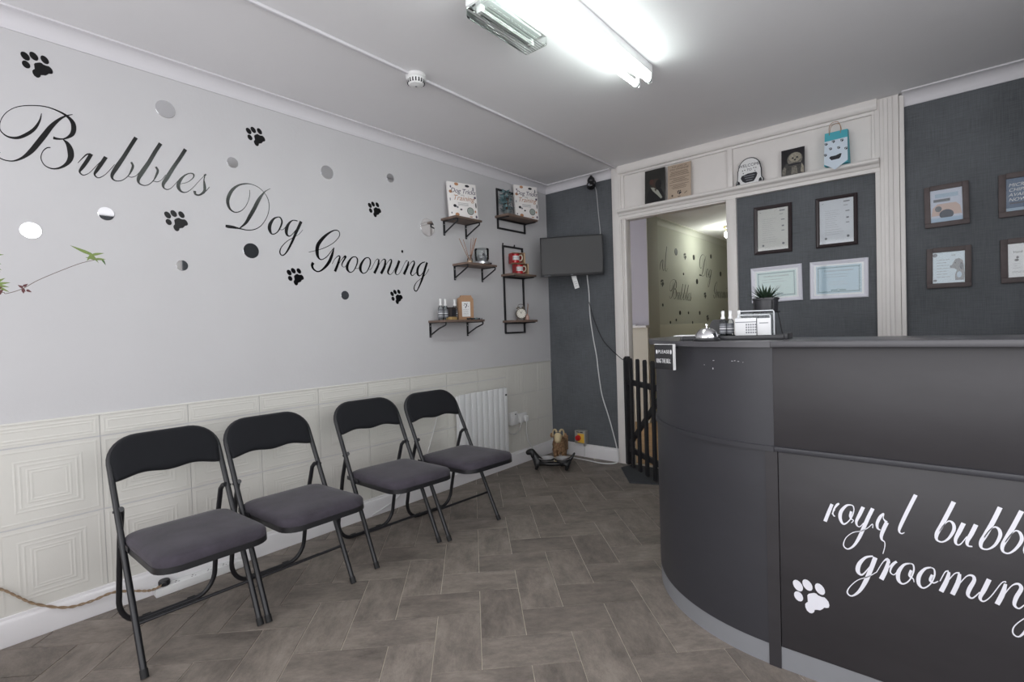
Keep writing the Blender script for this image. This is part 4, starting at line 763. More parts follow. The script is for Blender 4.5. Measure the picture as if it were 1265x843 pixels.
# ================================================================== BACK WALL THINGS
def print_lines(mb, x0, x1, z0, z1, n, y, m, seed=1, h=0.0016, breaks=True):
    r_ = random.Random(seed)
    for i in range(n):
        z = z1-(z1-z0)*i/max(1, n-1); x = x0
        e = x1-(x1-x0)*r_.random()*0.35
        while x < e-0.004:
            w = 0.006+0.02*r_.random(); mb.box(x, min(e, x+w), y-0.0003, y, z-h/2, z+h/2, m); x += w+0.003
def framed(name, label, cx, z, w, h, bw, bd, fm, group, content, rot=0.0, pieces=False, glass=True, mount=None):
    """frame on the back wall; local x right, z up, front towards -y"""
    t = thing(name, label, 'frame', (cx, BY-0.0005, z), group=group, rot=(0, rot, 0))
    W2, H2 = w/2, h/2
    if pieces:    # butt-jointed boards
        B(-W2, -W2+bw, -bd, 0, -H2+bw, H2-0.004, fm, 0.002).build('frame_rail', t); B(W2-bw, W2, -bd, 0, -H2+bw, H2, fm, 0.002).build('frame_rail', t)
        B(-W2+bw, W2-bw, -bd, 0, H2-bw, H2-0.001, fm, 0.002).build('frame_rail', t); B(-W2+0.001, W2, -bd, 0, -H2, -H2+bw, fm, 0.002).build('frame_rail', t)
    else:         # mitred moulding
        mb = MB(); prof = [(0, 0), (0, bd*0.75), (bw*0.25, bd), (bw*0.6, bd*0.85), (bw, bd*0.5), (bw, 0)]
        vs = []; n = len(prof)
        for (sx, sz) in ((-1, -1), (1, -1), (1, 1), (-1, 1)): vs += [(sx*(W2-i_), -o_, sz*(H2-i_)) for i_, o_ in prof]
        fs = []
        for c in range(4):
            d = (c+1) % 4
            for k in range(n): l = (k+1) % n; fs.append((c*n+k, c*n+l, d*n+l, d*n+k))
        mb.add(vs, fs, fm); mb.build('frame', t, angle=20)
    B(-W2+bw*0.7, W2-bw*0.7, -bd*0.42, -0.001, -H2+bw*0.7, H2-bw*0.7, mount or m_paper).build('sheet', t)
    mb = MB(); content(mb, W2-bw, H2-bw, -bd*0.42-0.0003); mb.build('print', t, smooth=False)
    if glass: B(-W2+bw*0.8, W2-bw*0.8, -bd*0.42-0.0030, -bd*0.42-0.0015, -H2+bw*0.8, H2-bw*0.8, m_glass).build('glass', t)
    return t
m_bfr = mat('dark_brown_black_frame', (48, 38, 40), 0.35)
m_wfr = mat('white_gloss_frame', (222, 222, 232), 0.3)
def flat(mb, pts, y, m, d=0.0003): mb.prism(pts, lambda a, b, q_: (a, q_, b), y-d, y, m)
def fell(mb, cx, cz, rx, rz, y, m, n=16, d=0.0003): flat(mb, [(cx+rx*math.cos(2*PI*k/n), cz+rz*math.sin(2*PI*k/n)) for k in range(n)], y, m, d)
def certA(seed):
    def f(mb, w, h, y):
        print_lines(mb, -w+0.03, w-0.07, -h*0.25, h-0.07, 9, y, mat('faint_print', (150, 150, 156), 0.7), seed, 0.0013)
        for (x, z, a, b) in [(w-0.035, h-0.02, .03, .007), (w-0.04, h-0.045, .018, .003), (w-0.03, h*0.42, .018, .006), (w-0.03, h*0.12, .01, .010), (w-0.03, -h*0.1, .014, .005), (-w+0.02, h-0.02, .003, .003)]:
            mb.box(x-a/2-.004, x+a/2, y-0.0004, y, z-b/2, z+b/2, m_ink)
        fell(mb, -w+0.035, -h+0.035, 0.007, 0.008, y, m_ink); fell(mb, w-0.03, -h+0.040, 0.008, 0.008, y, m_ink)
        print_lines(mb, -w+0.03, w-0.05, -h+0.06, -h+0.09, 3, y, m_ink, seed+5, 0.0012)
    return f
framed('certificate_frame', 'dark framed certificate, upper left on the grey panel above the plant', 1.972, 1.844, 0.242, 0.338, 0.024, 0.018, m_bfr, 'certificates on the grey panel', certA(1), math.radians(0.6), mount=mat('ivory_sheet', (212, 210, 206), 0.6))
framed('certificate_frame', 'dark framed certificate, upper right on the grey panel, under the gift bag', 2.352, 1.838, 0.232, 0.330, 0.022, 0.018, m_bfr, 'certificates on the grey panel', certA(4), math.radians(0.3), mount=mat('cool_sheet', (214, 216, 222), 0.6))
m_pale = mat('pale_blue_certificate', (176, 200, 214), 0.6); m_tealp = mat('teal_print', (96, 130, 140), 0.7); m_cert2 = mat('pale_mint_certificate', (200, 218, 216), 0.6)
def certB(fillm, seed):
    def f(mb, w, h, y):
        iw, ih = w-0.012, h-0.010
        flat(mb, [(-iw, -ih), (iw, -ih), (iw, ih), (-iw, ih)], y, fillm)
        y2 = y-0.0004; bw_ = 0.008; ow, oh = iw-0.012, ih-0.012
        n = 34
        for i in range(n):
            x = -ow+2*ow*i/(n-1)
            for zz in (-oh, oh): mb.box(x-0.0026, x+0.0026, y2-0.0003, y2, zz-bw_/2, zz+bw_/2*(0.5+0.5*(i % 2)), m_tealp)
        n = 18
        for i in range(n):
            z = -oh+2*oh*i/(n-1)
            for xx in (-ow, ow): mb.box(xx-bw_/2, xx+bw_/2*(0.5+0.5*(i % 2)), y2-0.0003, y2, z-0.0030, z+0.0030, m_tealp)
        add_text(mb, 'Certificate of Completion', 0.0155, m_ink, TT(0, y2, oh-0.022) @ RB, shear=0.2)
        print_lines(mb, -ow+0.03, ow-0.01, oh-0.062, oh-0.046, 2, y2, m_ink, seed, 0.0016)
        print_lines(mb, -ow*0.5, ow*0.5, -oh*0.4, -oh*0.2, 2, y2, mat('faint_print2', (186, 172, 168), 0.7), seed+3, 0.0012)
        for k in range(-3, 4): fell(mb, 0.012*k, -oh+0.010, 0.007, 0.009 if k == 0 else 0.004, y2, m_tealp)
        fell(mb, 0, -oh+0.010, 0.006, 0.006, y2-0.0003, fillm)
    return f
framed('certificate_frame', 'white framed pale certificate, lower left, partly behind the potted succulent', 1.987, 1.457, 0.325, 0.250, 0.024, 0.016, m_wfr, 'certificates on the grey panel', certB(m_cert2, 2), math.radians(-0.8))
framed('certificate_frame', 'white framed pale blue certificate, lower right on the grey panel', 2.358, 1.457, 0.325, 0.252, 0.024, 0.016, m_wfr, 'certificates on the grey panel', certB(m_pale, 6), math.radians(0.4))
# driftwood frames on the right wall
m_blue = mat('poster_blue', (70, 96, 128), 0.5); m_sky = mat('print_pale_blue', (172, 190, 208), 0.5); m_navy = mat('print_navy', (50, 60, 78), 0.5); m_peach = mat('print_peach', (206, 180, 170), 0.5); m_lav = mat('print_lavender', (204, 208, 222), 0.5)
def dE(mb, w, h, y):
    flat(mb, [(-w, -h), (w, -h), (w, h), (-w, h)], y, m_lav)
    y2 = y-0.0004; flat(mb, [(-w*.8, h*.25), (w*.25, h*.25), (w*.25, h*.42), (-w*.8, h*.42)], y2, m_ink); flat(mb, [(-w*.7, h*.5), (w*.75, h*.5), (w*.75, h*.75), (-w*.7, h*.75)], y2, m_sky)
    flat(mb, [(-w*.95, -h*.6), (w*.95, -h*.6), (w*.85, -h*.1), (w*.6, h*.12), (-w*.55, h*.12), (-w*.85, -h*.1)], y2, m_peach)
    fell(mb, -w*.5, -h*.18, w*.22, h*.18, y2-0.0004, m_ink); fell(mb, 0, -h*.55, w*.45, h*.3, y2-0.0004, m_navy); flat(mb, [(-w, -h), (w, -h), (w, -h*.74), (-w, -h*.74)], y2-0.0008, m_sky)
def dF(mb, w, h, y):
    flat(mb, [(-w, -h), (w, -h), (w, h), (-w, h)], y, mat('print_ice', (200, 214, 224), 0.5)); y2 = y-0.0004
    fell(mb, -w*.86, h*.82, w*.16, h*.12, y2, m_navy); flat(mb, [(w*.30, h*.30), (w*.42, h*.50), (w*.66, h*.54), (w*.88, h*.38), (w*.94, h*.0), (w*.98, -h*.45), (w*.95, -h*.85), (w*.42, -h*.85), (w*.40, -h*.5), (w*.52, -h*.2), (w*.34, -h*.08), (w*.10, -h*.06), (w*.08, h*.08), (w*.22, h*.14)], y2, m_ink); fell(mb, w*.80, h*.05, w*.12, h*.24, y2-0.0004, m_navy); fell(mb, w*.42, h*.26, w*.035, h*.03, y2-0.0004, m_inkd); fell(mb, w*.66, -h*.5, w*.16, h*.2, y2-0.0004, m_sky)
    add_text(mb, 'WE', 0.012, m_navy, TT(w*.3, y2, h*.75) @ RB); print_lines(mb, -w*.75, w*.15, -h*.6, h*.5, 7, y2, m_ink, 4, 0.0022); fell(mb, -w*.85, -h*.82, w*.12, h*.07, y2, m_navy)
def dG(mb, w, h, y):
    flat(mb, [(-w, -h), (w, -h), (w, h), (-w, h)], y, m_blue); y2 = y-0.0004
    for i, s in enumerate(['MICRO', 'CHIPPING', 'AVAILABLE', 'NOW']): add_text(mb, s, 0.026, m_paper, TT(-w+0.010, y2, h*.58-0.0265*i) @ RB, shear=0.25, align='LEFT')
    flat(mb, [(-w, -h), (w, -h), (w, -h*.8), (-w, -h*.8)], y2, m_sky); mb.box(-w*.8, w*.2, y2-0.0004, y2, -h*.56, -h*.46, m_navy)
    flat(mb, [(w*.25, -h*.5), (w*.9, -h*.5), (w*.95, h*.9), (w*.3, h*.9), (w*.1, h*.3)], y2+0.0001, mat('print_mid_blue', (120, 146, 176), 0.5))
def dH(mb, w, h, y):
    flat(mb, [(-w, -h), (w, -h), (w, h), (-w, h)], y, m_paper); y2 = y-0.0004
    mb.box(-w*.1, w*.3, y2-0.0004, y2, h*.72, h*.77, m_inkd); add_text(mb, 'Hand picked', 0.017, m_inkd, TT(-w*.72, y2, h*.5) @ RB, align='LEFT')
    for xo in (-w*.55, w*.2):
        fell(mb, xo, h*.02, w*.12, h*.07, y2, m_inkd); fell(mb, xo+w*.05, h*.18, w*.07, h*.08, y2, m_inkd); print_lines(mb, xo-w*.2, xo+w*.2, -h*.45, -h*.2, 3, y2, mat('faint_print', (150, 150, 156)), 3, 0.0016)
    print_lines(mb, -w*.8, w*.6, -h*.72, -h*.66, 2, y2, m_ink, 8, 0.0014)
G7 = 'rustic wooden frames on the right wall'
framed('rustic_frame', 'rustic square wooden frame, upper left on the right dark wall', 2.897, 1.842, 0.198, 0.245, 0.028, 0.020, m_bwood, G7, dE, math.radians(-0.8), True)
framed('rustic_frame', 'rustic square wooden frame, lower left, with a blue dog picture', 2.904, 1.478, 0.198, 0.238, 0.028, 0.020, m_bwood, G7, dF, math.radians(0.5), True)
framed('rustic_frame', 'rustic wooden frame with blue MICRO CHIPPING AVAILABLE NOW poster', 3.222, 1.848, 0.212, 0.240, 0.030, 0.020, m_bwood, G7, dG, 0, True)
framed('rustic_frame', 'rustic wooden frame with white sheet, lower right at the picture edge', 3.228, 1.487, 0.212, 0.245, 0.030, 0.020, m_bwood, G7, dH, math.radians(-0.4), True)

# ---- things on the ledge over the door
LZ = 2.1845; LY = WY-0.010
def ledge_thing(name, label, cat, x, lean=-0.06):
    return thing(name, label, cat, (wx(x, LY), LY-0.016, LZ), rot=(lean, 0, 0))
t = ledge_thing('dog_portrait', 'dark painted portrait of a dog in a suit, leftmost on the ledge', 'picture', 1.108)
B(-0.086, 0.086, -0.003, 0.003, 0, 0.268, mat('portrait_ground', (44, 44, 42), 0.35, var=0.2, vscale=10), 0.001).build('panel', t)
mb = MB(); y = -0.0032; md = mat('portrait_dark', (24, 24, 26), 0.4); mbr = mat('portrait_brown', (62, 50, 44), 0.4); mwh = mat('portrait_shirt', (150, 152, 142), 0.5)
flat(mb, [(-0.080, 0.0), (0.082, 0.0), (0.080, 0.05), (0.055, 0.10), (-0.03, 0.13), (-0.062, 0.08)], y, md); fell(mb, 0.008, 0.150, 0.036, 0.040, y-0.0004, mbr); fell(mb, 0.030, 0.140, 0.026, 0.036, y-0.0008, md); fell(mb, -0.028, 0.168, 0.018, 0.022, y-0.0008, mat('portrait_ear', (74, 48, 42), 0.4))
flat(mb, [(-0.036, 0.126), (-0.010, 0.120), (0.030, 0.090), (0.064, 0.028), (0.052, 0.020), (0.016, 0.060), (-0.016, 0.092)], y-0.0012, mwh); flat(mb, [(-0.004, 0.104), (0.016, 0.108), (0.010, 0.084)], y-0.0016, mbr); mb.build('painting', t, smooth=False)
t = ledge_thing('text_sign', 'tan metal sign with lines of small dark text beside the dark portrait', 'sign', 1.310)
m_tan2 = mat('aged_tan_sign', (178, 160, 142), 0.6, var=0.08, vscale=16)
B(-0.092, 0.092, -0.002, 0.002, 0, 0.266, m_tan2, 0.001).build('plate', t)
mb = MB(); y = -0.0022; mtx = mat('brown_print', (84, 70, 62), 0.7)
add_text(mb, 'THE LAWS OF', 0.019, mtx, TT(0, y, 0.246) @ RB); add_text(mb, 'DOG OWNERSHIP', 0.018, mtx, TT(0, y, 0.227) @ RB)
r_ = random.Random(5)
for k in range(15):
    z = 0.208-k*0.0102; w = 0.045+0.035*r_.random()
    if k % 5 == 4: continue
    mb.box(-w, w, y-0.0004, y, z-0.0014, z+0.0014, mtx)
for k, pl in enumerate(PAW): flat(mb, [(0.002+a*0.00032, 0.040+b*0.00032) for a, b in pl], y, m_inkd)
fell(mb, -0.055, 0.022, 0.007, 0.009, y, mtx); flat(mb, [(0.04, 0.028), (0.062, 0.042), (0.064, 0.038), (0.042, 0.024)], y, mtx); mb.box(-0.012, 0.012, y-0.0004, y, 0.008, 0.012, m_inkd); mb.build('print', t, smooth=False)
t = ledge_thing('welcome_sign', 'white arched WELCOME TO sign with black paw outline on the ledge', 'sign', 1.828)
O = [(-0.092, 0), (-0.090, 0.02), (-0.083, 0.035), (-0.080, 0.10)]+[(-0.076*math.cos(a), 0.108+0.078*math.sin(a)) for a in [PI*k/14 for k in range(15)]]+[(0.080, 0.10), (0.083, 0.035), (0.094, 0.02), (0.094, 0)]
MB().prism(O, lambda a, b, d: (a, d, b), -0.003, 0.003, m_inkd).build('backing', t)
MB().prism([(a*0.93, b*0.965+0.0005) for a, b in O], lambda a, b, d: (a, d, b), -0.0042, -0.0031, m_whp).build('plate', t)
mb = MB(); y = -0.0044; add_text(mb, 'WELCOME', 0.030, m_inkd, TT(0, y, 0.130) @ RB); add_text(mb, 'TO', 0.024, m_inkd, TT(0, y, 0.098) @ RB)
for (x, z) in [(-.045, .098), (-.030, .100), (.030, .106), (.044, .104), (-.04, .078), (.038, .084)]: fell(mb, x, z, 0.0035, 0.004, y, m_inkd)
flat(mb, [(-0.058, 0.045), (-0.050, 0.062), (-0.03, 0.066), (-0.01, 0.072), (0.02, 0.072), (0.045, 0.074), (0.054, 0.060), (0.048, 0.040), (0.038, 0.022), (0.028, 0.010), (-0.028, 0.008), (-0.045, 0.02)], y, m_inkd)
for zz, w in ((0.056, 0.036), (0.040, 0.030), (0.024, 0.022)): mb.box(-w, w, y-0.0008, y-0.0004, zz-0.003, zz+0.003, m_ink)
for s in (-1, 1): flat(mb, [(s*0.085, 0.002), (s*0.060, 0.002), (s*0.066, 0.022), (s*0.078, 0.030)], y, m_inkd)
mb.build('print', t, smooth=False)
t = ledge_thing('dog_photo', 'dark square photo of a curly pale dog between the sign and gift bag', 'picture', 2.107)
B(-0.070, 0.070, -0.003, 0.003, 0, 0.178, mat('photo_black', (36, 34, 38), 0.35), 0.001).build('panel', t)
mb = MB(); y = -0.0032; mf = mat('fur_grey', (118, 114, 106), 0.7, var=0.5, vscale=90); mf2 = mat('fur_pale', (150, 144, 130), 0.7, var=0.4, vscale=110); mf3 = mat('fur_shadow', (70, 68, 66), 0.7, var=0.4, vscale=90)
flat(mb, [(-0.068, 0), (0.068, 0), (0.066, 0.05), (0.045, 0.085), (-0.045, 0.078), (-0.064, 0.045)], y, mf3); fell(mb, 0.012, 0.105, 0.046, 0.046, y-0.0003, mf); fell(mb, 0.014, 0.116, 0.036, 0.032, y-0.0006, mf2)
fell(mb, 0.0, 0.112, 0.006, 0.006, y-0.0010, m_inkd); fell(mb, 0.026, 0.114, 0.006, 0.006, y-0.0010, m_inkd); fell(mb, 0.012, 0.096, 0.014, 0.012, y-0.0010, mf2); fell(mb, 0.013, 0.099, 0.007, 0.005, y-0.0014, m_inkd)
fell(mb, 0.010, 0.070, 0.042, 0.008, y-0.0010, m_inkd); flat(mb, [(-0.064, 0.004), (-0.045, 0.004), (-0.040, 0.05), (-0.052, 0.060), (-0.064, 0.040)], y-0.0006, mf); flat(mb, [(-0.012, 0.004), (0.030, 0.004), (0.022, 0.055), (-0.006, 0.058)], y-0.0006, mf); flat(mb, [(0.046, 0.01), (0.066, 0.0), (0.064, 0.045), (0.052, 0.07)], y-0.0006, mf2); mb.build('photograph', t, smooth=False)
# gift bag
t = thing('gift_bag', 'turquoise and white paw print gift bag with string handles on the ledge', 'bag', (wx(2.362, LY), LY-0.034, LZ), 0.0)
m_turq = mat('turquoise_paper', (72, 168, 184), 0.55); m_pw = mat('bag_pale_blue_white', (206, 218, 230), 0.55)
mb = MB(); vs = [(-0.064, -0.030, 0), (0.064, -0.030, 0), (0.072, 0.030, 0), (-0.056, 0.030, 0), (-0.060, -0.014, 0.212), (0.062, -0.014, 0.212), (0.066, 0.020, 0.212), (-0.056, 0.020, 0.212)]
mb.add(vs, [(0,3,2,1), (0,1,5,4), (1,2,6,5), (2,3,7,6), (3,0,4,7)], m_turq); mb.build('bag_body', t, smooth=False)
mb = MB(); fy = lambda b: -0.0308+0.016*b/0.212
P = [(-0.064, 0.010), (0.0, -0.030), (0.0, -0.030), (0.064, 0.012), (0.0625, 0.155), (-0.061, 0.155)]
P = [(-0.064, 0.012), (-0.004, -0.034), (0.064, 0.014), (0.0625, 0.160), (-0.061, 0.158)]
mb.prism(P, lambda a, b, d: (a, fy(b)+d, b), -0.0022, -0.0005, m_pw); mb.build('front_flap', t, smooth=False)
mb = MB()
for (a0, b0) in [(-0.052, 0.140), (-0.012, 0.148), (0.034, 0.145), (-0.028, 0.105), (0.016, 0.102), (0.055, 0.088), (-0.056, 0.070)]:
    for pl in PAW: mb.prism([(a0+a*0.00017, b0+b*0.00017) for a, b in pl], lambda a, b, d: (a, fy(b)+d, b), -0.0028, -0.0023, m_inkd)
mb.prism([(-0.036, 0.048), (-0.028, 0.056), (0.0, 0.056), (0.024, 0.064), (0.032, 0.062), (0.026, 0.040), (0.018, 0.032), (-0.024, 0.030)], lambda a, b, d: (a, fy(b)+d, b), -0.0028, -0.0023, m_inkd); mb.build('paw_prints', t, smooth=False)
for yo in (-0.016, 0.022):
    P = [(-0.034, yo, 0.195), (-0.036, yo, 0.235), (-0.028, yo, 0.262), (-0.012, yo, 0.272), (0.004, yo, 0.272), (0.018, yo, 0.262), (0.026, yo, 0.235), (0.026, yo, 0.195)]
    MB().tube(spline([tuple(p) for p in P], 4), 0.0018, m_kraft, 6).build('handle', t)

# ---- television on its arm, remote, cables, camera
TVW, TVH = 0.545, 0.345
dv = Vector((0.866, 0.497, 0)); Rr = Vector((0.655, 3.830, 0)); ctr = Rr-dv*TVW/2
t = thing('television', 'flat black television on a wall arm in the corner', 'television', (ctr.x, ctr.y, 1.822), math.atan2(dv.y, dv.x), rot=(math.radians(3), 0, math.atan2(dv.y, dv.x)))
B(-TVW/2, TVW/2, -0.012, 0.022, -TVH/2, TVH/2, m_blackp, 0.004).build('casing', t)
m_scr = mat('dark_screen', (34, 33, 35), 0.32, spec=0.35)
B(-TVW/2+0.011, TVW/2-0.011, -0.0135, -0.0118, -TVH/2+0.022, TVH/2-0.011, m_scr).build('screen', t)
B(-0.16, 0.16, 0.022, 0.045, -0.12, 0.10, m_blackp, 0.008).build('rear_box', t)
mb = MB()
for k in range(4): mb.box(-TVW/2+0.030+k*0.014, -TVW/2+0.040+k*0.014, -0.0138, -0.0130, -TVH/2+0.006, -TVH/2+0.012, m_ink)
mb.box(-0.012, 0.010, -0.0138, -0.0130, -TVH/2+0.008, -TVH/2+0.013, m_ink); mb.build('bezel_marks', t)
tb = thing('wall_bracket', 'black swivel arm fixing the television to the wall', 'bracket', (ctr.x+0.08, BY, 1.822))
mb = MB(); mb.box(-0.05, 0.05, -0.015, 0, -0.08, 0.08, m_black, 0.003); mb.build('plate', tb)
bk = (Matrix.Rotation(math.atan2(dv.y, dv.x), 3, 'Z') @ Vector((0, 0.044, 0)))
MB().tube([(0, -0.015, 0), (-0.04, -0.05, 0), (ctr.x+bk.x-ctr.x-0.08, ctr.y+bk.y-BY, 0)], 0.012, m_black, 8).build('arm', tb)
t = thing('remote_control', 'white remote control hanging under the television', 'remote', (0.410, BY-0.155, 1.595), rot=(0, math.radians(-14), math.radians(25)))
B(-0.021, 0.021, -0.008, 0.008, -0.055, 0.080, m_whp, 0.004).build('body', t)
mb = MB()
for i in range(2):
    for j in range(3): mb.lathe([(0.004, -0.0005), (0.004, 0.0015)], m_ink, 10, (0, 0, 0)) if False else mb.box(-0.009+i*0.013, -0.004+i*0.013, -0.0092, -0.0078, -0.035+j*0.02, -0.030+j*0.02, m_ink)
mb.build('button', t)
def cable(name, label, pts, r, m, k=6, cat='cable', seg=8):
    o = MB().tube(spline([tuple(p) for p in pts], k), r, m, seg).build(name); return tag(o, label, cat)
m_wc = mat('white_cable', (214, 214, 214), 0.5)
yb = BY-0.008
cable('power_cable', 'white cable hanging from the television and running over the floor', [(0.47, BY-0.045, 1.80), (0.452, yb-0.02, 1.68), (0.455, yb, 1.50), (0.459, yb, 1.30), (0.485, yb, 1.10), (0.515, yb, 0.93), (0.530, yb, 0.78), (0.560, yb, 0.58), (0.615, yb, 0.41), (0.672, yb-0.012, 0.24), (0.722, BY-0.055, 0.12), (0.735, BY-0.062, 0.03), (0.700, 3.815, 0.007), (0.61, 3.775, 0.006), (0.45, 3.79, 0.006), (0.25, 3.80, 0.006), (0.10, 3.80, 0.006)], 0.0052, m_wc)
cable('camera_cable', 'thin white cable from the ceiling camera down behind the television', [(0.548, yb, 2.44), (0.562, yb, 2.38), (0.575, yb, 2.2), (0.588, yb, 2.0), (0.56, yb, 1.88)], 0.0036, mat('grey_white_cable', (176, 176, 178), 0.5))
cable('thin_black_cable', 'thin black cable sagging from the white cable to the door frame', [(0.458, yb-0.008, 1.42), (0.50, yb-0.008, 1.27), (0.58, yb-0.008, 1.09), (0.66, yb-0.010, 1.00), (0.74, WY-0.012, 0.945), (0.795, WY-0.010, 0.905), (0.812, WY-0.006, 0.93)], 0.0032, m_black)
t = thing('security_camera', 'small black dome camera at the top of the dark wall corner', 'camera', (0.540, BY-0.058, 2.462))
mb = MB(); mb.ell(0, 0, 0.022, 0.034, 0.034, 0.036, m_blackp); mb.build('upper_ball', t)
MB().ell(0.004, -0.010, -0.022, 0.040, 0.040, 0.040, mat('gloss_black', (18, 18, 20), 0.12)).build('lens_ball', t)
MB().ell(0.004, -0.046, -0.022, 0.012, 0.008, 0.012, m_ink, 12, 6).build('lens', t); MB().tube([(0, 0, 0.02), (0, 0.058, 0.02)], 0.018, m_blackp, 12).build('mount', t)
MB().tube([(0, 0, 0.05), (0, 0, 0.066)], [0.014, 0.010], m_blackp, 10).build('cap', t)
# isolator switch
t = thing('isolator_switch', 'grey isolator box with a red knob on a yellow plate', 'switch', (0.345, BY, 0.188))
m_gry = mat('isolator_grey', (150, 148, 144), 0.5)
B(-0.056, 0.056, -0.062, -0.0005, -0.060, 0.060, m_gry, 0.004).build('housing', t); B(-0.022, 0.048, -0.066, -0.061, -0.050, 0.034, mat('yellow_plate', (222, 178, 70), 0.5), 0.002).build('plate', t)
MB().lathe([(0.026, 0), (0.027, 0.010), (0.022, 0.024), (0.018, 0.025)], mat('red_knob', (190, 34, 34), 0.4), 20).build('knob', t, loc=(-0.012, -0.064, -0.006), rot=(PI/2, 0, 0))
B(-0.004, 0.004, -0.022, 0.022, 0.024, 0.032, mat('red_knob', (190, 34, 34)), 0.002).build('knob_grip', [c for c in t.children if c.name.startswith('knob')][0])
mb = MB(); mb.box(-0.035, -0.005, -0.0626, -0.0618, 0.042, 0.050, m_inkd); mb.box(0.003, 0.034, -0.0626, -0.0618, 0.042, 0.050, m_inkd); mb.build('print', t)
MB().tube([(0.028, -0.030, -0.060), (0.028, -0.030, -0.085)], 0.010, m_gry, 10).build('gland', t)
MB().tube([(0.028, -0.030, -0.08), (0.028, -0.030, -0.13), (0.028, -0.030, -0.187)], 0.0048, m_wc, 8).build('lead', t)

# ---- picket gate and mat
gd = Vector((0.62, -0.50, 0)).normalized()
t = thing('picket_gate', 'low black picket gate standing open at the doorway', 'gate', (0.822, 3.852, 0), math.atan2(gd.y, gd.x))
def picket(x, z0, z1, w=0.036, th=0.018, y0=-0.018):
    w2 = w/2; P = [(x-w2, z0), (x+w2, z0), (x+w2, z1-w2)]+[(x+w2*math.cos(a), z1-w2+w2*math.sin(a)) for a in [PI*k/8 for k in range(1, 8)]]+[(x-w2, z1-w2)]
    return MB().prism(P, lambda a, b, d: (a, d, b), y0, y0+th, m_gate)
m_gate = mat('black_painted_timber', (34, 34, 37), 0.5, var=0.08, vscale=20)
B(-0.020, 0.018, 0.0, 0.045, 0.012, 0.935, m_gate, 0.008).build('post', t)
for x in (0.028, 0.136, 0.268, 0.396, 0.528, 0.655): picket(x, 0.022, 0.928, 0.040).build('picket', t)
B(0.0, 0.68, 0.0, 0.022, 0.700, 0.745, m_gate, 0.002).build('rail', t); B(0.0, 0.68, 0.0, 0.022, 0.130, 0.175, m_gate, 0.002).build('rail', t)
L = math.hypot(0.60, 0.50); an = math.atan2(0.50, 0.60)
o = B(0, L, 0.001, 0.021, -0.022, 0.022, m_gate, 0.002).build('brace', t, loc=(0.03, 0, 0.185), rot=(0, -an, 0))
mb = MB(); mb.tube([(-0.019, 0.02, 0.10), (-0.035, 0.02, 0.10)], 0.006, m_black, 8); mb.tube([(-0.019, 0.02, 0.82), (-0.035, 0.02, 0.82)], 0.006, m_black, 8); mb.build('hinge', t)
t = tag(MB().prism([(0.82, 3.74), (1.06, 3.42), (1.62, 3.66), (1.60, 3.88), (0.86, 3.88)], lambda a, b, d: (a, b, d), 0.0005, 0.010, mat('dark_grey_mat', (60, 62, 66), 0.9, var=0.2, vscale=120, bump=0.3, bscale=300)).build('door_mat'), 'dark grey door mat under the picket gate', 'mat')
# ================================================================== LEFT WALL SHELVES
G8 = 'bracket shelves on the white wall'
def bracket_shelf(label, y0, y1, z, depth, yb0, yb1):
    t = thing('wall_shelf', label, 'shelf', (0, (y0+y1)/2, z), group=G8); L = (y1-y0)/2; c = (y0+y1)/2
    B(0.001, depth, -L, L, -0.016, 0, m_dwood, 0.0015).build('board', t)
    for yb_ in (yb0-c, yb1-c):
        mb = MB(); w = 0.009
        mb.box(0.0005, 0.005, yb_-w, yb_+w, -0.125, -0.016, m_black, 0.001); mb.box(0.0005, depth-0.012, yb_-w, yb_+w, -0.021, -0.0165, m_black, 0.001)
        P = [(depth-0.016, yb_, -0.020), (depth-0.010, yb_, -0.026), (depth-0.014, yb_, -0.036), (0.10, yb_, -0.060), (0.004, yb_, -0.108)]
        mb.tube(P, 0.0058, m_black, 8); mb.ell(0.006, yb_, -0.040, 0.002, 0.004, 0.004, m_steel, 8, 5); mb.ell(0.006, yb_, -0.112, 0.002, 0.004, 0.004, m_steel, 8, 5)
        mb.build('bracket', t)
    return t
bracket_shelf('highest bracket shelf on the white wall, holding the dog training book', 2.560, 2.842, 2.052, 0.165, 2.590, 2.822)
bracket_shelf('middle bracket shelf, holding the reed diffuser and glass jar', 2.664, 3.004, 1.718, 0.160, 2.684, 2.992)
bracket_shelf('lowest bracket shelf, holding the row of spray bottles', 2.402, 2.812, 1.281, 0.185, 2.418, 2.802)
def fshelf(label, y0, y1, z0, z1, planks, ext=0.0, top_lugs=False):
    t = thing('framed_shelf', label, 'shelf', (0, (y0+y1)/2, z0), group='black metal framed shelves near the corner'); c = (y0+y1)/2; L = (y1-y0)/2; hh = z1-z0; w = 0.0145
    mb = MB(); mb.box(0.001, 0.014, -L, -L+w, 0, hh, m_black, 0.001); mb.box(0.001, 0.014, L-w, L, 0, hh, m_black, 0.001); mb.box(0.001, 0.014, -L+w, L-w, 0, w, m_black, 0.001); mb.box(0.001, 0.014, -L+w, L-w, hh-w, hh, m_black, 0.001)
    if top_lugs:
        for s in (-L+0.004, 0.02): mb.tube([(0.008, s, hh), (0.012, s, hh+0.018)], 0.006, m_black, 8)
    mb.build('frame', t)
    for z in planks:
        B(0.001, 0.150, -L-0.022, L+0.006, z-z0-0.018, z-z0, m_dwood, 0.0015).build('plank', t)
        mb = MB(); mb.box(0.014, 0.130, -L, -L+w, z-z0-0.026, z-z0-0.0185, m_black, 0.001); mb.box(0.014, 0.130, L-w, L, z-z0-0.026, z-z0-0.0185, m_black, 0.001); mb.box(0.013, 0.022, -L, L, z-z0-0.030, z-z0-0.019, m_black, 0.001); mb.build('plank_support', t)
    return t
fshelf('black framed shelf high in the corner, holding teal plant and book', 3.195, 3.572, 2.058, 2.402, [2.165])
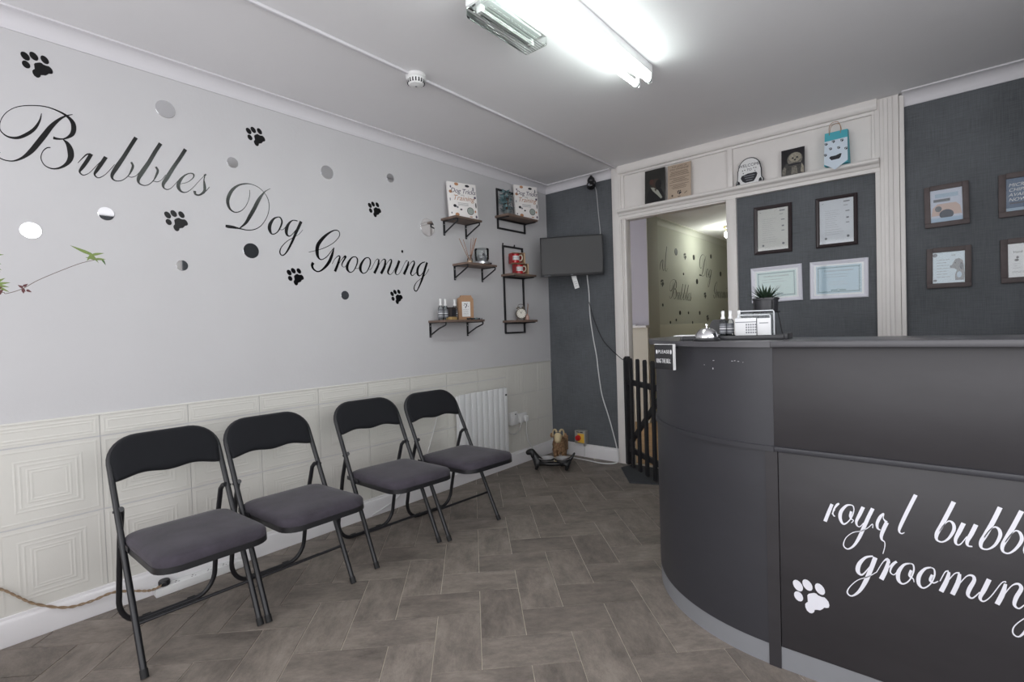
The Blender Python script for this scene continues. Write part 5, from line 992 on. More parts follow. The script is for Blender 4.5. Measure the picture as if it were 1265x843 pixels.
fshelf('tall black framed shelf with two boards, holding mugs and clock', 3.250, 3.526, 1.160, 1.925, [1.672, 1.275], top_lugs=True)

# dog training books
m_bk = mat('book_cover_white', (234, 230, 228), 0.4); m_rust = mat('rust_print', (178, 128, 92), 0.6); m_plum = mat('plum_print', (80, 70, 92), 0.6)
def book(label, loc, rz, W_, H_, lean):
    t = thing('training_book', label, 'book', loc, group='dog training books on the upper shelves', rot=(-lean, 0, rz))
    B(-W_/2, W_/2, -0.010, 0.010, 0, H_, m_bk, 0.001).build('cover', t)
    B(-W_/2+0.003, W_/2+0.0006, -0.008, 0.008, 0.002, H_-0.002, m_paper).build('pages', t)
    mb = MB(); y = -0.0102
    add_text(mb, 'Dog Tricks', 0.052, m_plum, TT(0.006, y, H_*0.76) @ RB, shear=0.3, spacing=0.92); add_text(mb, 'AND', 0.014, m_ink, TT(0, y, H_*0.65) @ RB); add_text(mb, 'Training', 0.056, m_rust, TT(0.006, y, H_*0.56) @ RB, shear=0.35, spacing=1.0)
    for i in range(3): mb.box(-0.045, 0.045, y-0.0004, y, H_*0.42-0.009*i, H_*0.42-0.009*i+0.0025, m_ink)
    for (x, z, a, b, m) in [(-.045, .95, .018, .012, m_rust), (.045, .93, .020, .010, m_inkd), (.095, .86, .006, .018, m_ink), (-.098, .72, .014, .012, m_rust), (-.095, .86, .006, .01, m_plum), (-.070, .33, .014, .012, m_inkd), (-.05, .30, .010, .008, m_ink), (-.02, .24, .010, .007, m_inkd), (.105, .62, .010, .010, m_plum), (.108, .40, .005, .022, m_inkd), (.100, .22, .007, .010, m_rust), (-.055, .09, .018, .014, m_rust), (-.105, .5, .004, .012, m_ink), (.06, .06, .014, .004, m_rust), (.105, .07, .008, .012, m_plum), (-.1, .12, .006, .008, m_ink)]:
        fell(mb, x*W_/0.24, z*H_, a, b, y, m, 9)
    fell(mb, 0.058*W_/0.24, H_*0.22, 0.030, 0.030, y, m_inkd, 20); fell(mb, 0.058*W_/0.24, H_*0.22, 0.026, 0.026, y-0.0004, mat('book_badge', (150, 158, 152), 0.5), 20)
    o = mb.build('cover_print', t, smooth=False); o['kind'] = 'stuff'; return t
book('dog training book standing on the highest bracket shelf', (0.112, 2.695, 2.0525), math.radians(90-16), 0.245, 0.275, math.radians(6))
book('dog training book on the framed shelf, right of the teal plant', (0.105, 3.478, 2.1655), math.radians(90-20), 0.236, 0.290, math.radians(3))
# teal plant
t = thing('teal_plant', 'dusty teal leafy plant on the framed corner shelf', 'plant', (0.070, 3.262, 2.1655))
MB().lathe([(0.030, 0), (0.036, 0.045), (0.032, 0.045)], mat('grey_pot', (96, 104, 106), 0.6), 18).build('pot', t)
rnd = random.Random(11)
for k in range(120):
    h_ = rnd.random(); z = 0.03+0.165*h_; a = rnd.random()*2*PI; R_ = 0.018+0.040*(1-abs(h_-0.45))*rnd.random()
    x, y = R_*math.cos(a), R_*math.sin(a)*2.0-0.022*h_-0.012
    mb = MB(); e = 0.2+rnd.random(); blade(mb, (x*0.6, y*0.6, z), (math.cos(a)*math.cos(e), math.sin(a)*math.cos(e), math.sin(e)), 0.036, 0.024, m_teal, 0.9, 4); mb.build('leaf', t)
mb = MB()
for k in range(7): mb.tube([(0, 0, 0.03), (0.008*math.cos(k), 0.018*math.sin(k)-0.010, 0.10), (0.018*math.cos(k), 0.04*math.sin(k)-0.022, 0.17)], 0.0022, m_stem, 6)
mb.build('stems', t)
# reed diffuser
t = thing('reed_diffuser', 'glass reed diffuser with brown reeds on the middle bracket shelf', 'diffuser', (0.100, 2.757, 1.7185))
MB().lathe([(0.021, 0), (0.022, 0.003), (0.021, 0.035), (0.012, 0.048), (0.010, 0.062), (0.012, 0.064)], m_clr, 18).build('bottle', t)
MB().lathe([(0.0195, 0.003), (0.0195, 0.022)], mat('amber_oil', (196, 164, 138), 0.2), 16).build('oil', t)
m_reed = mat('brown_reed', (150, 112, 90), 0.7)
for (dx_, dy_, L) in [(-0.02, -0.088, 0.185), (0.01, -0.074, 0.175), (0.0, 0.050, 0.205), (0.01, 0.068, 0.205), (-0.01, 0.078, 0.20), (0.02, 0.06, 0.20), (0.0, 0.022, 0.195)]:
    MB().tube([(0, 0, 0.012), (dx_, dy_, L)], 0.0022, m_reed, 6).build('reed', t)
# glass jar on silver base
t = thing('glass_candle_jar', 'glass jar with silver base and dark contents beside the reed diffuser', 'jar', (0.102, 2.890, 1.7185))
MB().lathe([(0.060, 0), (0.066, 0.004), (0.064, 0.020), (0.054, 0.026), (0.050, 0.030)], m_steel, 26).build('silver_base', t)
MB().lathe([(0.050, 0.0305), (0.056, 0.045), (0.058, 0.12), (0.056, 0.125)], m_clr, 24).build('glass', t)
mb = MB(); r_ = random.Random(8)
for k in range(9):
    a = r_.random()*6.28; q_ = 0.038*r_.random()**.5; mb.ell(q_*math.cos(a), q_*math.sin(a), 0.046+0.05*r_.random(), 0.010, 0.009, 0.014, [m_ink, m_steel, m_inkd, m_steel][k % 4], 8, 5)
mb.build('contents', t)
t = thing('small_dish', 'small dark glossy dish at the right end of the middle shelf', 'dish', (0.105, 2.974, 1.7185))
MB().lathe([(0.013, 0), (0.018, 0.012), (0.020, 0.020), (0.012, 0.016)], m_blackp, 18).build('bowl', t)
# lowest shelf
for k, y in enumerate((2.440, 2.485, 2.580)):
    spray(['leftmost spray bottle on the lowest bracket shelf', 'second spray bottle from the left on the lowest shelf', 'spray bottle right of the dark box on the lowest shelf'][k], (0.10, y, 1.2815), 'spray bottles on the lowest shelf', h=0.155, r=0.0195)
spray('spray bottle behind the dark box on the lowest shelf', (0.045, 2.535, 1.2815), 'spray bottles on the lowest shelf', h=0.155, r=0.0195)
t = thing('gift_box', 'small dark box with a gold base between the spray bottles', 'box', (0.115, 2.530, 1.2815), 0.1)
B(-0.024, 0.024, -0.028, 0.028, 0.020, 0.094, mat('dark_brown_box', (48, 42, 42), 0.4), 0.002).build('box_body', t); B(-0.027, 0.027, -0.032, 0.032, 0, 0.022, mat('gold_card', (176, 148, 100), 0.4), 0.002).build('base', t)
B(0.0241, 0.0248, -0.020, 0.020, 0.035, 0.075, m_inkd).build('label', t)
t = thing('paper_bag', 'brown kraft bag shaped like a luggage tag with white label', 'bag', (0.085, 2.705, 1.2815), rot=(0, 0, math.radians(68)))
P = [(-0.062, 0), (0.062, 0), (0.062, 0.160), (0.050, 0.176), (0.045, 0.188), (-0.034, 0.188), (-0.040, 0.176), (-0.062, 0.166)]
MB().prism(P, lambda a, b, d: (a, d, b), -0.014, 0.014, m_kraft).build('bag_body', t)
B(-0.034, 0.034, -0.0155, -0.0142, 0.025, 0.140, m_whp).build('label', t)
mb = MB(); y = -0.0157
for (x, z, a, b) in [(-.008, .122, .010, .003), (.004, .112, .004, .012), (-.004, .098, .004, .008), (.018, .104, .003, .003), (-.018, .112, .003, .003), (.010, .126, .003, .003)]: fell(mb, x, z, a, b, y, m_inkd, 8)
print_lines(mb, -0.024, 0.026, 0.040, 0.080, 5, y, m_ink, 3, 0.0015); mb.build('print', t, smooth=False)
# bracelets / sunglasses pile
G9 = 'small dark accessories on the lowest shelf'
for k, (x, y, rx_, ry_) in enumerate([(0.140, 2.700, 0.026, 0.020), (0.130, 2.752, 0.024, 0.019), (0.150, 2.787, 0.020, 0.016)]):
    t = thing('beaded_bracelet', ['dark beaded bracelet nearest the kraft bag on lowest shelf', 'teal and black beaded bracelet in the middle of lowest shelf pile', 'silver and dark bracelet at right end of the lowest shelf'][k], 'bracelet', (x, y, 1.2815), group=G9)
    bm_ = [m_inkd, m_teal, m_steel][k]; mb = MB()
    for j in range(16):
        a = 2*PI*j/16; mb.ell(rx_*math.cos(a), ry_*math.sin(a), 0.0062+0.003*math.sin(2*a+k)**2, 0.0052, 0.0052, 0.0062, m_inkd if j % 3 else bm_, 8, 5)
    mb.build('beads', t)
# red mugs in boxes
m_red = mat('red_mug', (178, 36, 44), 0.25); m_redc = mat('red_card', (170, 44, 48), 0.5); m_crd = mat('brown_card', (176, 148, 120), 0.7)
def mugbox(label, loc, rz):
    t = thing('mug_gift_box', label, 'box', loc, rz, 'boxed red mugs on the tall framed shelf'); w, d, h, e = 0.060, 0.042, 0.090, 0.0022
    mb = MB(); mb.box(-w, w, -d, d, 0, e, m_crd); mb.box(-w, w, -d, d, h-e, h, m_crd); mb.box(w-e, w, -d, d, e, h-e, m_crd); mb.box(-w, w, d-e, d, e, h-e, m_redc); mb.box(w-0.012, w, -d, -d+e, e, h-e, m_crd); mb.build('carton', t)
    mb = MB(); mb.box(-w-0.0004, -w+e, -d, d, e, h-e, m_redc); mb.build('side_panel', t)
    MB().lathe([(0.034, 0.003), (0.038, 0.007), (0.038, 0.082), (0.034, 0.083)], m_red, 24, (-0.018, 0, 0)).build('mug', t)
    MB().lathe([(0.0385, 0.028), (0.0385, 0.064)], m_whp, 24, (-0.018, 0, 0)).build('mug_label', t)
    mb = MB(); 
    for zz in (0.036, 0.045, 0.054): mb.lathe([(0.0389, zz), (0.0389, zz+0.003)], m_ink, 20, (-0.018, 0, 0))
    mb.build('mug_print', t)
    MB().tube(spline([(0.012, -0.018, 0.068), (0.028, -0.026, 0.070), (0.038, -0.030, 0.050), (0.028, -0.026, 0.026), (0.012, -0.018, 0.022)], 5), 0.0048, mat('steel_cream_handle', (206, 196, 176), 0.3), 8).build('mug_handle', t)
mugbox('boxed red mug standing directly on the upper board of the tall framed shelf', (0.088, 3.390, 1.6725), math.radians(62))
mugbox('boxed red mug stacked on top of the other boxed mug', (0.088, 3.345, 1.7630), math.radians(62))
# alarm clock
t = thing('alarm_clock', 'twin bell alarm clock with pale dial on the lower framed board', 'clock', (0.085, 3.375, 1.2755), math.radians(-38))
def clk(m, prof): return MB().lathe(prof, m, 28)
m_clk = mat('aged_silver', (120, 112, 102), 0.3, metal=0.8)
clk(m_clk, [(0.040, 0), (0.046, 0.004), (0.047, 0.030), (0.042, 0.034)]).build('case', t, loc=(-0.010, 0, 0.056), rot=(0, PI/2, 0))
clk(mat('clock_dial', (214, 210, 200), 0.5), [(0.040, 0.0), (0.040, 0.0012)]).build('dial', t, loc=(0.0245, 0, 0.056), rot=(0, PI/2, 0))
mb = MB()
for k in range(12):
    a = k*PI/6; mb.box(0.026, 0.0266, 0.034*math.sin(a)-0.0022, 0.034*math.sin(a)+0.0022, 0.056+0.034*math.cos(a)-0.0022, 0.056+0.034*math.cos(a)+0.0022, m_inkd)
mb.tube([(0.0268, 0, 0.056), (0.0268, -0.014, 0.076)], 0.0016, m_inkd, 6); mb.tube([(0.0270, 0, 0.056), (0.0270, 0.008, 0.082)], 0.0012, m_inkd, 6); mb.build('hands', t)
for s in (-1, 1):
    MB().lathe([(0.017, 0), (0.016, 0.008), (0.008, 0.014), (0.002, 0.015)], m_clk, 16).build('bell', t, loc=(0.008, s*0.022, 0.101), rot=(s*-0.5, 0, 0))
    MB().tube([(0.008, s*0.028, 0.02), (0.010, s*0.036, 0.0012)], 0.004, m_clk, 8).build('foot', t)
MB().tube(spline([(0.008, -0.026, 0.112), (0.008, -0.020, 0.132), (0.008, 0, 0.138), (0.008, 0.020, 0.132), (0.008, 0.026, 0.112)], 4), 0.0022, m_clk, 8).build('handle', t)
t = thing('small_diffuser', 'small pink bottle with a single reed beside the alarm clock', 'diffuser', (0.095, 3.452, 1.2755))
MB().lathe([(0.018, 0), (0.019, 0.004), (0.018, 0.036), (0.009, 0.046), (0.009, 0.054)], mat('pink_glass', (196, 160, 148), 0.25), 16).build('bottle', t)
for (a, b) in ((0.014, 0.150), (0.022, 0.140)): MB().tube([(0, 0, 0.03), (0, a, b)], 0.002, m_reed, 6).build('reed', t)

# ---- radiator
t = thing('electric_radiator', 'white slim electric panel radiator on the dado behind the last chair', 'radiator', (0.0, 2.86, 0.155))
B(0.052, 0.098, -0.265, 0.245, 0.012, 0.545, m_wsat, 0.006).build('body', t)
for k in range(8):
    y0 = -0.275+0.0640*k; B(0.0985, 0.108, y0+0.0012, y0+0.0628, 0.0, 0.560, m_wsat, 0.006).build('fin', t)
B(0.050, 0.104, 0.240, 0.282, 0.0, 0.555, m_wsat, 0.005).build('control_end', t)
B(0.1045, 0.1060, 0.252, 0.272, 0.490, 0.504, m_blackp, 0.0004).build('display', [c for c in t.children if c.name.startswith('control_end')][0])
for y in (-0.20, 0.15): B(0.008, 0.053, y-0.02, y+0.02, 0.10, 0.45, m_wsat, 0.003).build('wall_bracket', t)
# sockets
t = thing('wall_socket', 'white double wall socket right of the radiator', 'socket', (0.007, 3.425, 0.405))
B(0, 0.012, -0.075, 0.075, -0.043, 0.043, m_whp, 0.003).build('face_plate', t)
for y in (-0.045, 0.04): B(0.012, 0.015, y-0.006, y+0.006, 0.016, 0.030, m_whp, 0.001).build('switch', t)
G10 = 'white plugs in the double socket'
for k, y in enumerate((3.395, 3.470)):
    t = thing('plug', ['white plug in the left half of the double socket', 'white plug in the right half of the double socket'][k], 'plug', (0.0192, y, 0.395), group=G10)
    B(0, 0.026, -0.021, 0.021, -0.026, 0.024, m_whp, 0.004).build('body', t); MB().tube([(0.013, 0, -0.026), (0.013, 0, -0.040)], 0.005, m_whp, 8).build('strain_relief', t)
t = thing('socket_timer', 'white fused spur box between the radiator and the double socket', 'socket', (0.007, 3.300, 0.415))
B(0, 0.034, -0.046, 0.046, -0.052, 0.060, m_whp, 0.003).build('box', t); B(0.034, 0.0355, 0.004, 0.020, 0.036, 0.044, m_blackp).build('indicator', t)
B(0.034, 0.036, -0.02, 0.01, -0.03, 0.01, m_whp, 0.0008).build('cover', t)
m_gc = mat('light_grey_cable', (188, 188, 186), 0.5)
cable('radiator_cable', 'white cable looping from the spur box back to the radiator', [(0.085, 3.13, 0.35), (0.06, 3.20, 0.315), (0.045, 3.29, 0.285), (0.035, 3.37, 0.315), (0.032, 3.395, 0.355)], 0.005, m_gc)
cable('plug_cable', 'thin white cable dropping from the plug to the skirting board', [(0.032, 3.470, 0.355), (0.028, 3.475, 0.28), (0.018, 3.50, 0.20), (0.020, 3.54, 0.135), (0.030, 3.60, 0.06), (0.04, 3.68, 0.006)], 0.0045, m_wc)
# sloping pipe cable behind last chair
cable('wall_cable', 'thin white cable sloping down the dado behind the last two chairs', [(0.012, 2.50, 0.74), (0.012, 2.42, 0.50), (0.012, 2.28, 0.22), (0.024, 2.05, 0.07), (0.026, 1.85, 0.012)], 0.0035, m_wc)
# extension box and plug, twisted cord
t = thing('extension_block', 'long white extension block on the floor against the skirting board', 'socket', (0.021, 0.80, 0.0))
B(0, 0.052, -0.150, 0.235, 0.0, 0.040, m_whp, 0.004).build('body', t)
for k in range(4):
    mb = MB(); y = -0.06+0.07*k; mb.box(0.018, 0.024, y-0.003, y+0.003, 0.0398, 0.0405, m_inkd); mb.box(0.034, 0.038, y-0.010, y-0.005, 0.0398, 0.0405, m_inkd); mb.box(0.034, 0.038, y+0.005, y+0.010, 0.0398, 0.0405, m_inkd); mb.build('socket_outlet', t)
t = thing('black_plug', 'round black plug pushed into the white extension block', 'plug', (0.047, 0.690, 0.0405))
MB().lathe([(0.020, 0), (0.024, 0.004), (0.024, 0.020), (0.020, 0.026)], m_blackp, 20).build('body', t)
m_rope = mat('golden_brown_fabric_cord', (150, 128, 104), 0.8)
CP = spline([(0.030, 0.02, 0.30), (0.026, 0.10, 0.262), (0.026, 0.155, 0.240), (0.026, 0.20, 0.192), (0.028, 0.25, 0.140), (0.030, 0.34, 0.085), (0.032, 0.42, 0.075), (0.040, 0.50, 0.084), (0.045, 0.58, 0.058), (0.066, 0.63, 0.046), (0.071, 0.672, 0.052)], 14)
t = thing('fabric_cord', 'twisted golden brown fabric cord sagging along the skirting to the plug', 'cord', (0, 0, 0))
for ph in (0, PI):
    P = []
    for i, p in enumerate(CP):
        a = i*0.62+ph; P.append((p[0]+0.0032*math.cos(a), p[1], p[2]+0.0032*math.sin(a)))
    MB().tube(P, 0.0030, m_rope, 6).build('strand', t)
MB().tube([CP[-1], (0.064, 0.690, 0.056)], 0.005, m_blackp, 8).build('cord_end', t)
# little stand that anchors the cord outside the picture is the side table with the plant
t = thing('plant_pot', 'tall potted plant whose twig reaches into the left edge of the picture', 'plant', (0.42, -0.10, 0))
MB().lathe([(0.11, 0), (0.14, 0.26), (0.155, 0.27), (0.155, 0.30), (0.13, 0.30), (0.13, 0.26)], mat('terracotta', (150, 96, 72), 0.7), 24).build('pot', t)
MB().lathe([(0.13, 0.262), (0.05, 0.268)], m_stem, 20).build('soil', t)
lw = lambda x, y, z: (x-0.42, y+0.10, z)
MB().tube(spline([lw(0.42, -0.10, 0.26), lw(0.44, -0.09, 0.8), lw(0.43, -0.03, 1.25), lw(0.45, 0.08, 1.35)], 6), [0.007-0.004*i/18 for i in range(19)], m_stem, 8).build('stem', t)
m_olive = mat('olive_stem', (112, 98, 92), 0.7)
MB().tube(spline([lw(0.45, 0.08, 1.35), lw(0.45, 0.171, 1.379), lw(0.45, 0.185, 1.376), lw(0.45, 0.225, 1.394), lw(0.45, 0.265, 1.425), lw(0.45, 0.33, 1.465), lw(0.45, 0.385, 1.495), lw(0.45, 0.430, 1.512)], 6), 0.0012, m_olive, 6).build('twig', t)
m_lfg = mat('light_green_leaf', (112, 132, 64), 0.5, var=0.25, vscale=60); m_bud = mat('maroon_bud', (92, 48, 50), 0.6)
def leaf(p, d, L, w, m, curl=0.3):
    mb = MB(); blade(mb, lw(*p), d, L*1.05, w*1.1, m, curl, 6, 0.0005, (1, 0.1, 0)); return mb.build('leaf', t)
tip = (0.45, 0.425, 1.512)
leaf((0.45, 0.415, 1.530), (0.05, -0.93, 0.36), 0.062, 0.010, m_lfg, -0.1); leaf((0.45, 0.418, 1.528), (0.1, 0.9, 0.35), 0.034, 0.008, m_lfg, 0.2); leaf((0.45, 0.418, 1.530), (0.1, -0.55, -0.75), 0.030, 0.009, m_lfg, 0.1)
leaf((0.45, 0.410, 1.535), (0.1, 0.60, -0.78), 0.042, 0.008, m_lfg, 0.2); leaf(tip, (0.1, 0.95, 0.25), 0.030, 0.007, m_lfg, 0.3); leaf(tip, (0.1, -0.85, 0.3), 0.028, 0.007, m_lfg, 0.3); leaf((0.45, 0.445, 1.515), (0.1, 0.5, -0.8), 0.024, 0.006, m_leaf, 0.5)
MB().tube([lw(0.45, 0.418, 1.530), lw(0.45, 0.430, 1.511), lw(0.45, 0.450, 1.512)], 0.0014, m_lfg, 6).build('twig_tip', t)
for (a, b) in [((0.45, 0.224, 1.396), (0.1, 0.6, -0.8)), ((0.45, 0.226, 1.392), (0.1, 0.1, -1)), ((0.45, 0.226, 1.398), (0.1, -0.6, 0.5)), ((0.45, 0.235, 1.390), (0.1, 0.9, -0.4)), ((0.45, 0.228, 1.402), (0.1, 0.5, 0.5))]: leaf(a, b, 0.014, 0.007, m_bud, 0.2)
for (a, b, L) in [((0.45, 0.160, 1.405), (0.1, 0.85, 0.35), 0.036), ((0.45, 0.158, 1.402), (0.1, 0.95, 0.05), 0.034), ((0.45, 0.158, 1.408), (0.1, 0.6, 0.6), 0.032), ((0.45, 0.160, 1.400), (0.1, 0.9, -0.35), 0.036), ((0.45, 0.150, 1.50), (0.1, 0.9, 0.35), 0.034), ((0.45, 0.150, 1.485), (0.1, 0.9, -0.2), 0.028), ((0.45, 0.150, 1.47), (0.1, 0.9, -0.35), 0.030)]: leaf(a, b, L, 0.008, m_lfg)
for (a, b) in [((0.45, 0.150, 1.455), (0.1, 0.95, -0.1)), ((0.45, 0.155, 1.385), (0.1, 0.7, 0.6)), ((0.45, 0.160, 1.372), (0.1, 0.6, 0.7))]: leaf(a, b, 0.024, 0.014, m_bud)
MB().tube(spline([lw(0.45, 0.08, 1.35), lw(0.45, 0.13, 1.40), lw(0.45, 0.150, 1.50)], 4), 0.002, m_olive, 6).build('twig', t)

# ---- dachshund bowl stand
t = thing('dog_bowl_stand', 'black cast sausage dog stand holding two steel bowls on the floor', 'bowl stand', (0.370, 3.400, 0), math.atan2(0.117, 0.219))
m_iron = mat('black_cast_iron', (28, 28, 30), 0.35, bump=0.2, bscale=90)
bmh = bpy.data.meshes.new('dog_frame'); 
def skin(name, verts, edges, rad, m, parent, sub=2, root=0):
    me = bpy.data.meshes.new(name); me.from_pydata(verts, edges, []); me.materials.append(m)
    o = bpy.data.objects.new(name, me); COL.objects.link(o)
    md = o.modifiers.new('s', 'SKIN'); md.use_smooth_shade = True
    for i, r in enumerate(rad):
        sv = me.skin_vertices[0].data[i]; sv.radius = (r, r) if not isinstance(r, tuple) else r; sv.use_root = (i == root)
    ms = o.modifiers.new('u', 'SUBSURF'); ms.levels = sub; ms.render_levels = sub
    dg = bpy.context.evaluated_depsgraph_get(); m2 = bpy.data.meshes.new_from_object(o.evaluated_get(dg))
    bpy.data.objects.remove(o, do_unlink=True)
    m2.materials.clear(); m2.materials.append(m)
    for p in m2.polygons: p.use_smooth = True
    o2 = bpy.data.objects.new(name, m2); COL.objects.link(o2); o2.parent = parent; return o2
V = [(-0.145, 0, 0.075), (-0.150, 0, 0.100), (-0.168, 0, 0.128), (-0.185, 0, 0.150), (-0.205, 0, 0.146), (-0.238, 0, 0.134),   # chest, neck, head, muzzle
     (-0.140, -0.028, 0.040), (-0.142, -0.030, 0.012), (-0.140, 0.028, 0.040), (-0.142, 0.030, 0.012),
     (0.110, 0, 0.075), (0.118, -0.028, 0.045), (0.112, -0.030, 0.012), (0.118, 0.028, 0.045), (0.112, 0.030, 0.012),
     (0.140, 0, 0.090), (0.165, 0, 0.120), (0.182, 0, 0.150), (-0.06, 0, 0.048), (0.03, 0, 0.048), (-0.157, -0.030, 0.008), (-0.157, 0.030, 0.008), (0.098, -0.030, 0.008), (0.098, 0.030, 0.008)]
Ed = [(0, 1), (1, 2), (2, 3), (3, 4), (4, 5), (0, 6), (6, 7), (0, 8), (8, 9), (0, 18), (18, 19), (19, 10), (10, 11), (11, 12), (10, 13), (13, 14), (10, 15), (15, 16), (16, 17), (7, 20), (9, 21), (12, 22), (14, 23)]
rad = [0.042, 0.036, 0.030, 0.036, 0.028, 0.019, 0.022, 0.015, 0.022, 0.015, 0.034, 0.024, 0.015, 0.024, 0.015, 0.018, 0.012, 0.008, 0.020, 0.020, 0.010, 0.010, 0.010, 0.010]
skin('dog_body', V, Ed, rad, m_iron, t)
for s in (-1, 1): MB().ell(-0.174, s*0.028, 0.130, 0.016, 0.008, 0.030, m_iron, 12, 8).build('ear', t)
for k, x in enumerate((-0.062, 0.078)):
    MB().tube([(x+0.064*math.cos(2*PI*j/28), 0.064*math.sin(2*PI*j/28), 0.092) for j in range(28)], 0.005, m_iron, 8, closed=True).build('ring', t)
MB().tube([(-0.14, 0, 0.088), (-0.120, 0, 0.092)], 0.007, m_iron, 8).build('strut', t); MB().tube([(0.0, 0, 0.092), (0.016, 0, 0.092)], 0.007, m_iron, 8).build('strut', t)
ca, sa = math.cos(t.rotation_euler.z), math.sin(t.rotation_euler.z)
for k, x in enumerate((-0.062, 0.078)):
    b_ = thing('steel_bowl', ['steel dog bowl in the stand, nearer the sausage dog head', 'steel dog bowl in the stand, nearer the sausage dog tail'][k], 'bowl', (0.370+x*ca, 3.400+x*sa, 0.0), group='steel bowls in the sausage dog stand')
    MB().lathe([(0.030, 0.070), (0.048, 0.078), (0.058, 0.099), (0.068, 0.1005), (0.068, 0.102), (0.060, 0.1025), (0.054, 0.098), (0.044, 0.084), (0.026, 0.077), (0.001, 0.076)], mat('bright_bowl_steel', (224, 224, 226), 0.3, metal=0.75), 30).build('bowl', b_, angle=70)

# ---- ram figurine
t = thing('ram_figure', 'small brown and cream ram figure standing in the corner behind the bowls', 'figurine', (0.262, 3.655, 0), math.radians(-62))
m_fur = mat('shaggy_brown_fur', (128, 92, 66), 0.9, var=0.35, vscale=60, bump=0.6, bscale=180, col2=(186, 152, 116)); m_crm = mat('cream_face', (206, 188, 150), 0.8, var=0.1, vscale=40)
# local +x = facing direction
V = [(-0.075, 0, 0.150), (0.0, 0, 0.158), (0.060, 0, 0.165), (0.090, 0, 0.205), (0.105, 0, 0.235),
     (0.055, -0.035, 0.10), (0.058, -0.036, 0.05), (0.060, -0.036, 0.012), (0.055, 0.035, 0.10), (0.058, 0.036, 0.05), (0.060, 0.036, 0.012),
     (-0.080, -0.036, 0.10), (-0.092, -0.037, 0.06), (-0.082, -0.037, 0.012), (-0.080, 0.036, 0.10), (-0.092, 0.037, 0.06), (-0.082, 0.037, 0.012), (-0.105, 0, 0.16), (-0.125, 0, 0.135)]
Ed = [(0, 1), (1, 2), (2, 3), (3, 4), (2, 5), (5, 6), (6, 7), (2, 8), (8, 9), (9, 10), (0, 11), (11, 12), (12, 13), (0, 14), (14, 15), (15, 16), (0, 17), (17, 18)]
rad = [0.060, 0.066, 0.068, 0.050, 0.036, 0.026, 0.014, 0.013, 0.026, 0.014, 0.013, 0.026, 0.013, 0.010, 0.026, 0.013, 0.010, 0.02, 0.012]
skin('ram_body', V, Ed, rad, m_fur, t, root=1)
skin('ram_head', [(0.098, 0, 0.262), (0.118, 0, 0.250), (0.140, 0, 0.222), (0.156, 0, 0.198)], [(0, 1), (1, 2), (2, 3)], [0.034, 0.040, 0.030, 0.021], m_crm, t)
for s in (-1, 1):
    P = [(0.100, s*0.012, 0.282), (0.098, s*0.022, 0.300), (0.094, s*0.036, 0.302), (0.092, s*0.046, 0.290), (0.096, s*0.048, 0.272), (0.106, s*0.046, 0.258), (0.118, s*0.044, 0.250)]
    MB().tube(spline(P, 5), [0.010-0.006*i/30 for i in range(31)], mat('horn', (190, 172, 138), 0.6, bump=0.5, bscale=200), 10).build('horn', t)
    MB().ell(0.086, s*0.058, 0.252, 0.014, 0.017, 0.022, m_fur, 12, 8).build('ear', t)
    MB().ell(0.128, s*0.019, 0.248, 0.005, 0.004, 0.005, m_inkd, 8, 6).build('eye', t)
    MB().tube([(0.060, s*0.0365, 0.085), (0.060, s*0.0365, 0.0)], 0.012, m_crm, 10).build('foreleg', t)
    for x in (0.060, -0.082): B(x-0.011, x+0.013, s*0.0365-0.010, s*0.0365+0.010, 0.0, 0.018, m_crm, 0.004).build('hoof', t)
MB().ell(0.158, 0, 0.192, 0.006, 0.009, 0.004, mat('pink_nose', (150, 110, 98), 0.6), 10, 6).build('nose', t)
mb = MB(); r_ = random.Random(2)
for k in range(150):
    a = r_.random()*2*PI; x = -0.10+0.185*r_.random(); R_ = 0.046; y = R_*math.sin(a); z = 0.155+R_*math.cos(a)
    if z > 0.19: continue
    blade(mb, (x, y, z), (0.2*(r_.random()-.5), math.sin(a)*0.5, -1), 0.035+0.02*r_.random(), 0.012, m_fur, 0.1, 3, 0.003)
o = mb.build('fleece', t); o['kind'] = 'stuff'

# ================================================================== CEILING
m_tube = mat('fluorescent_tube', (255, 255, 255), 0.5, emit=(244, 255, 250), estr=15)
t = thing('fluorescent_light', 'white twin tube fluorescent batten light, lit, on the ceiling', 'ceiling light', (1.685, 1.745, H))
B(-0.030, 0.050, -0.76, 0.76, -0.046, -0.0005, m_whp, 0.003).build('housing', t)
for x in (-0.034, 0.036):
    MB().tube([(x, -0.735, -0.080), (x, 0.735, -0.080)], 0.0135, m_tube, 16).build('tube', t)
    for s in (-1, 1):
        MB().tube([(x, s*0.735, -0.080), (x, s*0.752, -0.080)], 0.0138, m_steel, 14).build('tube_cap', t)
        B(x-0.011, x+0.011, s*0.757-0.006, s*0.757+0.006, -0.095, -0.040, m_whp, 0.003).build('lampholder', t)
t = thing('emergency_light', 'unlit emergency bulkhead light with clear ribbed cover on the ceiling', 'ceiling light', (1.482, 1.650, H))
B(-0.062, 0.062, -0.195, 0.195, -0.054, -0.0005, m_whp, 0.006).build('housing', t)
B(-0.030, 0.030, -0.215, -0.190, -0.030, -0.0005, m_whp, 0.004).build('end_lug', t)
m_rib = glassmat('green_tinted_cover', (250, 252, 251), 1.22)
mb = MB(); mb.box(-0.061, 0.061, -0.193, 0.193, -0.098, -0.055, m_rib, 0.008); mb.build('cover', t)
B(-0.045, 0.045, -0.17, 0.17, -0.059, -0.0545, mat('reflector_white', (200, 206, 204), 0.4), 0.002).build('reflector', t)
MB().tube([(-0.012, -0.15, -0.068), (-0.012, 0.15, -0.068)], 0.008, mat('unlit_tube', (206, 208, 206), 0.4), 12).build('tube', t)
for s in (-1, 1): B(-0.026, 0.004, s*0.16-0.010, s*0.16+0.010, -0.085, -0.052, m_whp, 0.003).build('lampholder', t)
